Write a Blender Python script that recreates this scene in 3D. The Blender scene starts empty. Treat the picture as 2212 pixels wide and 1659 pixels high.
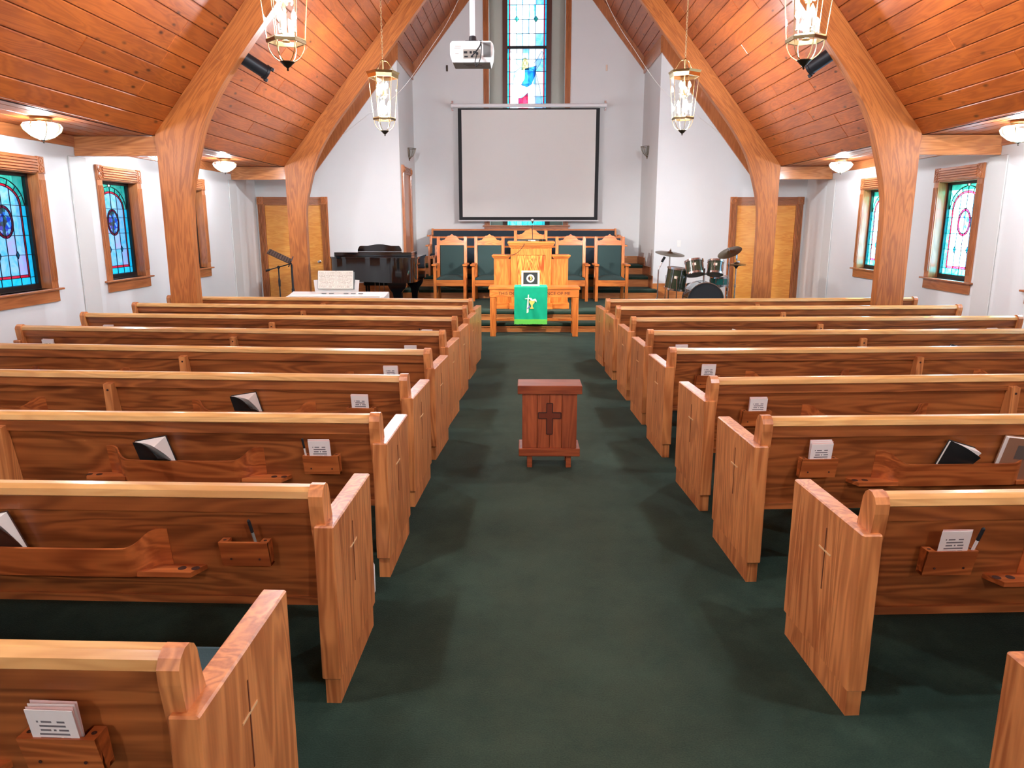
import bpy, bmesh, math, random
from mathutils import Vector, Matrix
random.seed(7)
SC = bpy.context.scene
COL = SC.collection
PI = math.pi

# ---------------------------------------------------------------- camera
H = 1.68
cam_d = bpy.data.cameras.new('camera')
cam_d.sensor_width = 36.0
cam_d.lens = 1600.0 / 2212.0 * 36.0
cam_d.clip_start = 0.02
cam = bpy.data.objects.new('camera', cam_d)
COL.objects.link(cam)
cam.location = (0, 0, H)
_p = math.atan(345.5 / 1600.0)
_fw = Vector((-25.0 / 1600.0 * math.cos(_p), 1, -345.5 / 1600.0)).normalized()
cam.rotation_euler = _fw.to_track_quat('-Z', 'Y').to_euler()
SC.camera = cam

# ---------------------------------------------------------------- light and exposure
SC.view_settings.view_transform = 'Standard'
SC.view_settings.look = 'None'
SC.view_settings.gamma = 1
SC.view_settings.use_curve_mapping = False
SC.view_settings.exposure = 0.53
W = bpy.data.worlds.new('sky')
SC.world = W
W.use_nodes = True
_nt = W.node_tree
_sky = _nt.nodes.new('ShaderNodeTexSky')
_sky.sky_type = 'NISHITA'
_sky.sun_disc = False
_sky.sun_elevation = math.radians(38)
_sky.sun_rotation = math.radians(75)
_bg = _nt.nodes['Background']
_nt.links.new(_sky.outputs[0], _bg.inputs[0])
_bg.inputs[1].default_value = 0.55
sun_d = bpy.data.lights.new('sun', 'SUN')
sun_d.energy = 80.0
sun_d.angle = math.radians(0.6)
sun_d.color = (1.0, 0.95, 0.88)
sun = bpy.data.objects.new('sun', sun_d)
COL.objects.link(sun)
_s = Vector((math.sin(math.radians(75)) * math.cos(math.radians(38)), math.cos(math.radians(75)) * math.cos(math.radians(38)), math.sin(math.radians(38))))
sun.rotation_euler = _s.to_track_quat('Z', 'Y').to_euler()
LANTERN_COL = (0.92, 1.0, 1.13)
LANTERN_W = 300.0
FLUSH_W = 55.0
SPOT_W = 900.0
SC.cycles.max_bounces = 8
SC.cycles.diffuse_bounces = 5
SC.cycles.glossy_bounces = 4
SC.cycles.transparent_max_bounces = 24
SC.cycles.caustics_reflective = False
SC.cycles.caustics_refractive = False
SC.cycles.sample_clamp_indirect = 6.0
SC.cycles.use_denoising = True

# ---------------------------------------------------------------- materials
def L(r, g, b):
    f = lambda c: (c / 255.0) / 12.92 if c / 255.0 <= 0.04045 else ((c / 255.0 + 0.055) / 1.055) ** 2.4
    return (f(r), f(g), f(b), 1.0)
MATS = {}
def _new(name):
    m = bpy.data.materials.new(name)
    m.use_nodes = True
    nt = m.node_tree
    return m, nt, nt.nodes['Principled BSDF']
def N(nt, t, **kw):
    n = nt.nodes.new(t)
    for k, v in kw.items():
        setattr(n, k, v)
    return n
def K(nt, a, b):
    nt.links.new(a, b)
def plain(name, col, rough=0.5, metal=0.0, coat=0.0, var=0.0, bump=0.0, bscale=40.0, spec=0.5):
    m, nt, p = _new(name)
    p.inputs['Base Color'].default_value = col
    p.inputs['Roughness'].default_value = rough
    p.inputs['Metallic'].default_value = metal
    p.inputs['Coat Weight'].default_value = coat
    p.inputs['Coat Roughness'].default_value = 0.08
    p.inputs['Specular IOR Level'].default_value = spec
    if var or bump:
        tc = N(nt, 'ShaderNodeTexCoord')
        no = N(nt, 'ShaderNodeTexNoise')
        no.inputs['Scale'].default_value = bscale
        no.inputs['Detail'].default_value = 5
        K(nt, tc.outputs['Object'], no.inputs['Vector'])
        if var:
            mx = N(nt, 'ShaderNodeMix', data_type='RGBA')
            mx.inputs[6].default_value = tuple(c * (1 - var) for c in col[:3]) + (1,)
            mx.inputs[7].default_value = tuple(min(1, c * (1 + var)) for c in col[:3]) + (1,)
            K(nt, no.outputs['Fac'], mx.inputs[0])
            K(nt, mx.outputs[2], p.inputs['Base Color'])
        if bump:
            b = N(nt, 'ShaderNodeBump')
            b.inputs['Strength'].default_value = bump
            b.inputs['Distance'].default_value = 0.004
            K(nt, no.outputs['Fac'], b.inputs['Height'])
            K(nt, b.outputs[0], p.inputs['Normal'])
    MATS[name] = m
    return m
def wood(name, dark, light, axis=0, rough=0.35, coat=0.2, rings=0.5, knots=0.0, scale=1.0, vary=0.12, fine=0.25):
    m, nt, p = _new(name)
    tc = N(nt, 'ShaderNodeTexCoord')
    oi = N(nt, 'ShaderNodeObjectInfo')
    mul = N(nt, 'ShaderNodeMath', operation='MULTIPLY')
    mul.inputs[1].default_value = 37.0
    K(nt, oi.outputs['Random'], mul.inputs[0])
    add = N(nt, 'ShaderNodeVectorMath', operation='ADD')
    K(nt, tc.outputs['Object'], add.inputs[0])
    K(nt, mul.outputs[0], add.inputs[1])
    def mapped(al, ac):
        mp = N(nt, 'ShaderNodeMapping')
        s = [ac * scale] * 3
        s[axis] = al * scale
        mp.inputs['Scale'].default_value = s
        K(nt, add.outputs[0], mp.inputs['Vector'])
        return mp.outputs[0]
    n1 = N(nt, 'ShaderNodeTexNoise')
    n1.inputs['Scale'].default_value = 1.0
    n1.inputs['Detail'].default_value = 3
    n1.inputs['Distortion'].default_value = 0.6
    K(nt, mapped(0.7, 6.5), n1.inputs['Vector'])
    sn = N(nt, 'ShaderNodeMath', operation='MULTIPLY')
    sn.inputs[1].default_value = 62.0
    K(nt, n1.outputs['Fac'], sn.inputs[0])
    si = N(nt, 'ShaderNodeMath', operation='SINE')
    K(nt, sn.outputs[0], si.inputs[0])
    rm = N(nt, 'ShaderNodeMapRange')
    rm.inputs[1].default_value = -1
    rm.inputs[3].default_value = 0.5 - 0.5 * rings
    rm.inputs[4].default_value = 0.5 + 0.5 * rings
    K(nt, si.outputs[0], rm.inputs[0])
    n2 = N(nt, 'ShaderNodeTexNoise')
    n2.inputs['Scale'].default_value = 1.0
    n2.inputs['Detail'].default_value = 4
    K(nt, mapped(3.0, 110.0), n2.inputs['Vector'])
    a1 = N(nt, 'ShaderNodeMath', operation='MULTIPLY_ADD')
    a1.inputs[1].default_value = fine * 2
    K(nt, n2.outputs['Fac'], a1.inputs[0])
    a2 = N(nt, 'ShaderNodeMath', operation='ADD')
    K(nt, rm.outputs[0], a1.inputs[2])
    K(nt, a1.outputs[0], a2.inputs[0])
    a2.inputs[1].default_value = -fine
    n3 = N(nt, 'ShaderNodeTexNoise')
    n3.inputs['Scale'].default_value = 1.0
    K(nt, mapped(1.2, 3.0), n3.inputs['Vector'])
    a3 = N(nt, 'ShaderNodeMath', operation='MULTIPLY_ADD')
    a3.inputs[1].default_value = 0.9
    K(nt, n3.outputs['Fac'], a3.inputs[0])
    a4 = N(nt, 'ShaderNodeMath', operation='ADD')
    a4.inputs[1].default_value = -0.45
    K(nt, a2.outputs[0], a3.inputs[2])
    K(nt, a3.outputs[0], a4.inputs[0])
    mx = N(nt, 'ShaderNodeMix', data_type='RGBA')
    mx.inputs[6].default_value = dark
    mx.inputs[7].default_value = light
    K(nt, a4.outputs[0], mx.inputs[0])
    out = mx.outputs[2]
    if knots:
        vo = N(nt, 'ShaderNodeTexVoronoi')
        vo.inputs['Scale'].default_value = 1.0
        vo.inputs['Randomness'].default_value = 1.0
        K(nt, mapped(2.6, 6.5), vo.inputs['Vector'])
        kr = N(nt, 'ShaderNodeMapRange')
        kr.inputs[1].default_value = 0.05
        kr.inputs[2].default_value = 0.02 + 0.16 * knots
        kr.inputs[3].default_value = 0.85
        kr.inputs[4].default_value = 0.0
        K(nt, vo.outputs['Distance'], kr.inputs[0])
        mk = N(nt, 'ShaderNodeMix', data_type='RGBA')
        mk.inputs[7].default_value = tuple(c * 0.14 for c in dark[:3]) + (1,)
        K(nt, kr.outputs[0], mk.inputs[0])
        K(nt, out, mk.inputs[6])
        out = mk.outputs[2]
    hs = N(nt, 'ShaderNodeHueSaturation')
    vr = N(nt, 'ShaderNodeMapRange')
    vr.inputs[3].default_value = 1.0 - vary
    vr.inputs[4].default_value = 1.0 + vary
    K(nt, oi.outputs['Random'], vr.inputs[0])
    K(nt, vr.outputs[0], hs.inputs['Value'])
    K(nt, out, hs.inputs['Color'])
    K(nt, hs.outputs[0], p.inputs['Base Color'])
    p.inputs['Roughness'].default_value = rough
    p.inputs['Coat Weight'].default_value = coat
    p.inputs['Coat Roughness'].default_value = 0.12
    b = N(nt, 'ShaderNodeBump')
    b.inputs['Strength'].default_value = 0.12
    b.inputs['Distance'].default_value = 0.002
    K(nt, n2.outputs['Fac'], b.inputs['Height'])
    K(nt, b.outputs[0], p.inputs['Normal'])
    MATS[name] = m
    return m
def emit(name, col, strength):
    m, nt, p = _new(name)
    p.inputs['Base Color'].default_value = (0.9, 0.9, 0.85, 1)
    p.inputs['Emission Color'].default_value = col
    p.inputs['Emission Strength'].default_value = strength
    m.cycles.emission_sampling = 'NONE'
    MATS[name] = m
    return m
def clear(name, tint, gloss=0.12, rough=0.03):
    m, nt, p = _new(name)
    nt.nodes.remove(p)
    o = nt.nodes['Material Output']
    t = N(nt, 'ShaderNodeBsdfTransparent')
    t.inputs[0].default_value = tint
    g = N(nt, 'ShaderNodeBsdfGlossy')
    g.inputs['Roughness'].default_value = rough
    mx = N(nt, 'ShaderNodeMixShader')
    fr = N(nt, 'ShaderNodeLayerWeight')
    pw_ = N(nt, 'ShaderNodeMath', operation='POWER')
    pw_.inputs[1].default_value = 3.0
    K(nt, fr.outputs['Facing'], pw_.inputs[0])
    ma = N(nt, 'ShaderNodeMath', operation='MULTIPLY_ADD')
    ma.inputs[1].default_value = 0.25
    ma.inputs[2].default_value = gloss * 0.3
    K(nt, pw_.outputs[0], ma.inputs[0])
    K(nt, ma.outputs[0], mx.inputs[0])
    K(nt, t.outputs[0], mx.inputs[1])
    K(nt, g.outputs[0], mx.inputs[2])
    K(nt, mx.outputs[0], o.inputs[0])
    MATS[name] = m
    return m
def stained(name, c1, c2, clearf=0.18):
    """opalescent stained glass: light scatters through the tinted pane"""
    m, nt, p = _new(name)
    nt.nodes.remove(p)
    o = nt.nodes['Material Output']
    tc = N(nt, 'ShaderNodeTexCoord')
    oi = N(nt, 'ShaderNodeObjectInfo')
    mul = N(nt, 'ShaderNodeMath', operation='MULTIPLY')
    mul.inputs[1].default_value = 11.0
    K(nt, oi.outputs['Random'], mul.inputs[0])
    add = N(nt, 'ShaderNodeVectorMath', operation='ADD')
    K(nt, tc.outputs['Object'], add.inputs[0])
    K(nt, mul.outputs[0], add.inputs[1])
    no = N(nt, 'ShaderNodeTexNoise')
    no.inputs['Scale'].default_value = 7.0
    no.inputs['Detail'].default_value = 4
    no.inputs['Distortion'].default_value = 1.5
    K(nt, add.outputs[0], no.inputs['Vector'])
    rp = N(nt, 'ShaderNodeMapRange')
    rp.inputs[1].default_value = 0.35
    rp.inputs[2].default_value = 0.65
    K(nt, no.outputs['Fac'], rp.inputs[0])
    mx = N(nt, 'ShaderNodeMix', data_type='RGBA')
    mx.inputs[6].default_value = c1
    mx.inputs[7].default_value = c2
    K(nt, rp.outputs[0], mx.inputs[0])
    tr = N(nt, 'ShaderNodeBsdfTranslucent')
    tp = N(nt, 'ShaderNodeBsdfTransparent')
    gl = N(nt, 'ShaderNodeBsdfGlossy')
    gl.inputs['Roughness'].default_value = 0.15
    gl.inputs[0].default_value = (0.6, 0.6, 0.6, 1)
    K(nt, mx.outputs[2], tr.inputs[0])
    K(nt, mx.outputs[2], tp.inputs[0])
    m1 = N(nt, 'ShaderNodeMixShader')
    m1.inputs[0].default_value = clearf
    K(nt, tr.outputs[0], m1.inputs[1])
    K(nt, tp.outputs[0], m1.inputs[2])
    m2 = N(nt, 'ShaderNodeMixShader')
    m2.inputs[0].default_value = 0.05
    K(nt, m1.outputs[0], m2.inputs[1])
    K(nt, gl.outputs[0], m2.inputs[2])
    K(nt, m2.outputs[0], o.inputs[0])
    MATS[name] = m
    return m
def carpet(name, c1, c2, c3):
    m, nt, p = _new(name)
    tc = N(nt, 'ShaderNodeTexCoord')
    n1 = N(nt, 'ShaderNodeTexNoise')
    n1.inputs['Scale'].default_value = 1.1
    n1.inputs['Detail'].default_value = 6
    n1.inputs['Roughness'].default_value = 0.65
    K(nt, tc.outputs['Object'], n1.inputs['Vector'])
    rp = N(nt, 'ShaderNodeValToRGB')
    rp.color_ramp.elements[0].position = 0.32
    rp.color_ramp.elements[0].color = c1
    rp.color_ramp.elements[1].position = 0.68
    rp.color_ramp.elements[1].color = c3
    e = rp.color_ramp.elements.new(0.5)
    e.color = c2
    K(nt, n1.outputs['Fac'], rp.inputs[0])
    n2 = N(nt, 'ShaderNodeTexNoise')
    n2.inputs['Scale'].default_value = 170
    n2.inputs['Detail'].default_value = 3
    K(nt, tc.outputs['Object'], n2.inputs['Vector'])
    mr = N(nt, 'ShaderNodeMapRange')
    mr.inputs[3].default_value = 0.55
    mr.inputs[4].default_value = 1.45
    K(nt, n2.outputs['Fac'], mr.inputs[0])
    hs = N(nt, 'ShaderNodeHueSaturation')
    K(nt, mr.outputs[0], hs.inputs['Value'])
    # trodden lane along the middle of the aisle, broken up by a mottle
    sx = N(nt, 'ShaderNodeSeparateXYZ')
    K(nt, tc.outputs['Object'], sx.inputs[0])
    sb = N(nt, 'ShaderNodeMath', operation='SUBTRACT')
    sb.inputs[1].default_value = 0.2
    K(nt, sx.outputs['X'], sb.inputs[0])
    ab = N(nt, 'ShaderNodeMath', operation='ABSOLUTE')
    K(nt, sb.outputs[0], ab.inputs[0])
    lane = N(nt, 'ShaderNodeMapRange')
    lane.inputs[1].default_value = 0.25
    lane.inputs[2].default_value = 0.85
    lane.inputs[3].default_value = 1.0
    lane.inputs[4].default_value = 0.0
    K(nt, ab.outputs[0], lane.inputs[0])
    n4 = N(nt, 'ShaderNodeTexNoise')
    n4.inputs['Scale'].default_value = 5.0
    n4.inputs['Detail'].default_value = 7
    n4.inputs['Roughness'].default_value = 0.7
    K(nt, tc.outputs['Object'], n4.inputs['Vector'])
    lm_ = N(nt, 'ShaderNodeMath', operation='MULTIPLY')
    K(nt, lane.outputs[0], lm_.inputs[0])
    K(nt, n4.outputs['Fac'], lm_.inputs[1])
    lx = N(nt, 'ShaderNodeMix', data_type='RGBA')
    lx.inputs[7].default_value = L(64, 74, 58)
    K(nt, lm_.outputs[0], lx.inputs[0])
    K(nt, rp.outputs[0], lx.inputs[6])
    K(nt, lx.outputs[2], hs.inputs['Color'])
    K(nt, hs.outputs[0], p.inputs['Base Color'])
    p.inputs['Roughness'].default_value = 0.95
    p.inputs['Specular IOR Level'].default_value = 0.15
    p.inputs['Sheen Weight'].default_value = 0.16
    p.inputs['Sheen Roughness'].default_value = 0.28
    p.inputs['Sheen Tint'].default_value = (0.55, 0.7, 0.62, 1)
    b = N(nt, 'ShaderNodeBump')
    b.inputs['Strength'].default_value = 0.5
    b.inputs['Distance'].default_value = 0.006
    K(nt, n2.outputs['Fac'], b.inputs['Height'])
    K(nt, b.outputs[0], p.inputs['Normal'])
    MATS[name] = m
    return m
def printed(name, paper, ink, sx=18.0, sz=14.0, lo=0.18, hi=0.82, cut=0.3):
    """paper with rows of small print in its middle block (local x, z)"""
    m, nt, p = _new(name)
    tc = N(nt, 'ShaderNodeTexCoord')
    mp = N(nt, 'ShaderNodeMapping')
    mp.inputs['Rotation'].default_value = (PI / 2, 0, 0)
    K(nt, tc.outputs['Generated'], mp.inputs['Vector'])
    sp = N(nt, 'ShaderNodeSeparateXYZ')
    K(nt, tc.outputs['Generated'], sp.inputs[0])
    def mulfl(out, k, op):
        w = N(nt, 'ShaderNodeMath', operation='MULTIPLY')
        w.inputs[1].default_value = k
        K(nt, out, w.inputs[0])
        f = N(nt, 'ShaderNodeMath', operation=op)
        K(nt, w.outputs[0], f.inputs[0])
        return f.outputs[0]
    lt = N(nt, 'ShaderNodeMath', operation='LESS_THAN')
    lt.inputs[1].default_value = 0.45
    K(nt, mulfl(sp.outputs['Z'], sz, 'FRACT'), lt.inputs[0])
    cb = N(nt, 'ShaderNodeCombineXYZ')
    K(nt, mulfl(sp.outputs['X'], sx, 'FLOOR'), cb.inputs[0])
    K(nt, mulfl(sp.outputs['Z'], sz, 'FLOOR'), cb.inputs[2])
    wn = N(nt, 'ShaderNodeTexWhiteNoise')
    K(nt, cb.outputs[0], wn.inputs['Vector'])
    gt = N(nt, 'ShaderNodeMath', operation='GREATER_THAN')
    gt.inputs[1].default_value = cut
    K(nt, wn.outputs['Value'], gt.inputs[0])
    a = N(nt, 'ShaderNodeMath', operation='MULTIPLY')
    K(nt, lt.outputs[0], a.inputs[0])
    K(nt, gt.outputs[0], a.inputs[1])
    prev = a
    for ax, v0, v1 in (('X', lo, hi), ('Z', lo, hi)):
        for op, v in (('GREATER_THAN', v0), ('LESS_THAN', v1)):
            c = N(nt, 'ShaderNodeMath', operation=op)
            c.inputs[1].default_value = v
            K(nt, sp.outputs[ax], c.inputs[0])
            d = N(nt, 'ShaderNodeMath', operation='MULTIPLY')
            K(nt, prev.outputs[0], d.inputs[0])
            K(nt, c.outputs[0], d.inputs[1])
            prev = d
    mx = N(nt, 'ShaderNodeMix', data_type='RGBA')
    mx.inputs[6].default_value = paper
    mx.inputs[7].default_value = ink
    K(nt, prev.outputs[0], mx.inputs[0])
    K(nt, mx.outputs[2], p.inputs['Base Color'])
    p.inputs['Roughness'].default_value = 0.7
    MATS[name] = m
    return m

CARPET = carpet('green_carpet', L(24, 40, 32), L(36, 55, 45), L(54, 75, 62))
WALL = plain('painted_wall', L(218, 219, 217), 0.7, var=0.03, bump=0.05, bscale=2.0)
PILAS = plain('painted_pilaster', L(203, 202, 197), 0.7)
GREYP = plain('painted_grey', L(172, 170, 158), 0.7, var=0.03, bscale=3)
PINE = wood('ceiling_pine', L(128, 54, 15), L(182, 94, 34), 1, 0.36, 0.15, rings=0.35, knots=0.8, vary=0.10)
PINEG = plain('ceiling_seam', L(70, 28, 12), 0.8)
GLUX = wood('arch_timber', L(176, 104, 54), L(222, 150, 86), 2, 0.28, 0.4, rings=0.5, vary=0.03, scale=0.8)
GLUB = wood('beam_timber', L(164, 98, 54), L(214, 142, 86), 0, 0.22, 0.4, rings=0.5, vary=0.05)
TRIMX = wood('trim_wood_x', L(146, 82, 44), L(196, 122, 72), 0, 0.3, 0.3, rings=0.4)
TRIMY = wood('trim_wood_y', L(146, 82, 44), L(196, 122, 72), 1, 0.3, 0.3, rings=0.4)
TRIMZ = wood('trim_wood_z', L(146, 82, 44), L(196, 122, 72), 2, 0.3, 0.3, rings=0.4)
OAKX = wood('pew_oak_x', L(112, 56, 25), L(186, 108, 54), 0, 0.38, 0.15, rings=0.55, vary=0.05, scale=0.9)
OAKZ = wood('pew_oak_z', L(160, 86, 42), L(232, 154, 90), 2, 0.36, 0.15, rings=0.5, vary=0.05)
OAKT = wood('pew_rail_oak_lit', L(196, 138, 74), L(232, 182, 112), 0, 0.3, 0.25, rings=0.45, vary=0.05)  # paler than the back panels: strong light on the tops put into the colour
RACK = wood('rack_oak', L(138, 64, 28), L(206, 116, 58), 0, 0.33, 0.25, rings=0.6, vary=0.05)
FURX = wood('furniture_oak_x', L(178, 84, 26), L(228, 138, 58), 0, 0.33, 0.25, rings=0.5)
FURZ = wood('furniture_oak_z', L(178, 84, 26), L(228, 138, 58), 2, 0.33, 0.25, rings=0.5)
CURLY = wood('curly_veneer', L(156, 66, 14), L(240, 152, 66), 2, 0.33, 0.25, rings=0.95, scale=1.7)
STEPW = wood('step_wood', L(184, 104, 48), L(222, 146, 80), 0, 0.35, 0.2, rings=0.4)
MAPLE = wood('door_maple', L(216, 128, 40), L(246, 178, 84), 0, 0.28, 0.35, rings=0.4, scale=1.6)
CHERRY = wood('box_cherry', L(126, 56, 32), L(182, 96, 54), 2, 0.32, 0.3, rings=0.45)
CHERRYX = wood('box_cherry_x', L(126, 56, 32), L(182, 96, 54), 0, 0.3, 0.3, rings=0.45)
GROOVE_LIT = plain('lit_groove_wood', L(226, 188, 136), 0.7)  # pale tone paints the light a carved groove catches
DARKW = plain('dark_groove', L(60, 26, 14), 0.7)
TEAL = plain('teal_upholstery', L(40, 62, 60), 0.9, var=0.12, bump=0.2, bscale=220)
CUSH = plain('pew_cushion', L(54, 84, 88), 0.9, var=0.1, bump=0.2, bscale=220)
CHOIR = plain('choir_upholstery', L(40, 54, 64), 0.9, var=0.1, bump=0.2, bscale=220)
BLACK = plain('black_metal', L(34, 36, 40), 0.42, 0.2)
MATTE = plain('matte_black', L(16, 16, 18), 0.7)
PIANO = plain('piano_lacquer', L(6, 6, 8), 0.06, coat=1.0)
CHROME = plain('chrome', L(210, 212, 216), 0.16, 1.0)
BRASS = plain('brass', L(212, 188, 136), 0.28, 1.0)
ABRASS = plain('antique_brass', L(120, 100, 70), 0.35, 1.0)
BRONZE = plain('dark_bronze', L(60, 52, 42), 0.4, 0.9)
WHITEP = plain('white_plastic', L(232, 230, 224), 0.45)
WHITEM = plain('white_metal', L(226, 226, 226), 0.35)
GREYPL = plain('grey_plastic', L(126, 134, 130), 0.5)
SCREEN = plain('screen_fabric', L(218, 217, 211), 0.85)
PAPER = plain('paper', L(246, 240, 230), 0.7)
PINKP = plain('pink_paper', L(240, 205, 196), 0.7)
CARD = printed('printed_card', L(244, 234, 226), L(120, 110, 110))
MUSIC = printed('printed_music', L(246, 242, 228), L(196, 188, 172), 34.0, 15.0, 0.06, 0.94, 0.35)
COVER = plain('black_book_cover', L(22, 24, 24), 0.5)
BROWNC = plain('brown_book_cover', L(146, 104, 78), 0.6)
BROWND = plain('dark_brown_cover', L(74, 44, 32), 0.5)
CLOTH = plain('green_paraments', L(14, 214, 160), 0.75, var=0.12, bump=0.3, bscale=14)
FRINGE = plain('lime_fringe', L(112, 214, 84), 0.8, var=0.2, bscale=160)
IVORY = plain('ivory_thread', L(240, 234, 210), 0.7)
GOLDT = plain('gold_thread', L(238, 202, 96), 0.6)
PURPT = plain('purple_thread', L(120, 110, 170), 0.7)
DRUMG = plain('drum_green_lacquer', L(44, 52, 36), 0.2, coat=0.7, var=0.3, bscale=18)
DRUMT = plain('drum_teal_lacquer', L(30, 110, 100), 0.2, coat=0.7)
DHEAD = plain('drum_head', L(150, 130, 120), 0.6)
CYMB = plain('cymbal_bronze', L(112, 96, 70), 0.32, 1.0)
FROST = plain('fringe_frame', L(226, 200, 178), 0.5)
LEAD = plain('lead_came', L(26, 34, 40), 0.5, 0.6)
BLACKF = plain('black_frame', L(14, 15, 17), 0.35)
BROWNF = plain('brown_frame', L(84, 46, 34), 0.4)
GLASSC = clear('lantern_glass', (0.97, 0.97, 0.96, 1))
BOWLG = clear('bowl_glass', (0.93, 0.93, 0.9, 1), 0.3, 0.08)
_bt = BOWLG.node_tree
_tl = N(_bt, 'ShaderNodeBsdfTranslucent')
_tl.inputs[0].default_value = (0.9, 0.9, 0.88, 1)
_bm = N(_bt, 'ShaderNodeMixShader')
_bm.inputs[0].default_value = 0.16
_o = _bt.nodes['Material Output']
_src = _o.inputs[0].links[0].from_socket
K(_bt, _src, _bm.inputs[1])
K(_bt, _tl.outputs[0], _bm.inputs[2])
K(_bt, _bm.outputs[0], _o.inputs[0])
BULB = emit('lit_bulb', (1.0, 0.93, 0.8, 1), 110.0)
BOWLE = emit('lit_frosted_bulb', (1.0, 0.93, 0.82, 1), 9.0)
GSKY = stained('glass_sky_blue', L(90, 190, 232), L(165, 205, 245))
GCYAN = stained('glass_cyan', L(20, 190, 225), L(60, 210, 235))
GTEAL = stained('glass_teal', L(20, 165, 150), L(80, 200, 180))
GRED = stained('glass_red', L(215, 20, 50), L(235, 50, 80))
GLAV = stained('glass_lavender', L(160, 190, 235), L(190, 170, 225))
GWHITE = stained('glass_white', L(235, 240, 245), L(250, 250, 250))
GBLUE = stained('glass_blue', L(30, 110, 190), L(60, 150, 215))
GBROWN = stained('glass_brown', L(120, 110, 70), L(170, 170, 120))
def scene_glass(name, cols):
    m = stained(name, cols[0], cols[1])
    nt = m.node_tree
    mix = [n for n in nt.nodes if n.bl_idname == 'ShaderNodeMix'][0]
    tc = [n for n in nt.nodes if n.bl_idname == 'ShaderNodeTexCoord'][0]
    vo = N(nt, 'ShaderNodeTexVoronoi')
    vo.inputs['Scale'].default_value = 26
    K(nt, tc.outputs['Object'], vo.inputs['Vector'])
    sp = N(nt, 'ShaderNodeSeparateColor')
    K(nt, vo.outputs['Color'], sp.inputs[0])
    rp = N(nt, 'ShaderNodeValToRGB')
    rp.color_ramp.interpolation = 'CONSTANT'
    es = rp.color_ramp.elements
    es[0].color = cols[0]
    es[1].position = 1.0 / len(cols)
    es[1].color = cols[1]
    for i, c in enumerate(cols[2:]):
        e = es.new((i + 2.0) / len(cols))
        e.color = c
    K(nt, sp.outputs[0], rp.inputs[0])
    for l in list(nt.links):
        if l.from_node == mix:
            nt.links.new(rp.outputs[0], l.to_socket)
    return m
GSCENE = scene_glass('glass_medallion', [L(60, 90, 200), L(140, 110, 190), L(225, 232, 245), L(90, 130, 110), L(110, 160, 230), L(110, 90, 80)])

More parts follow.
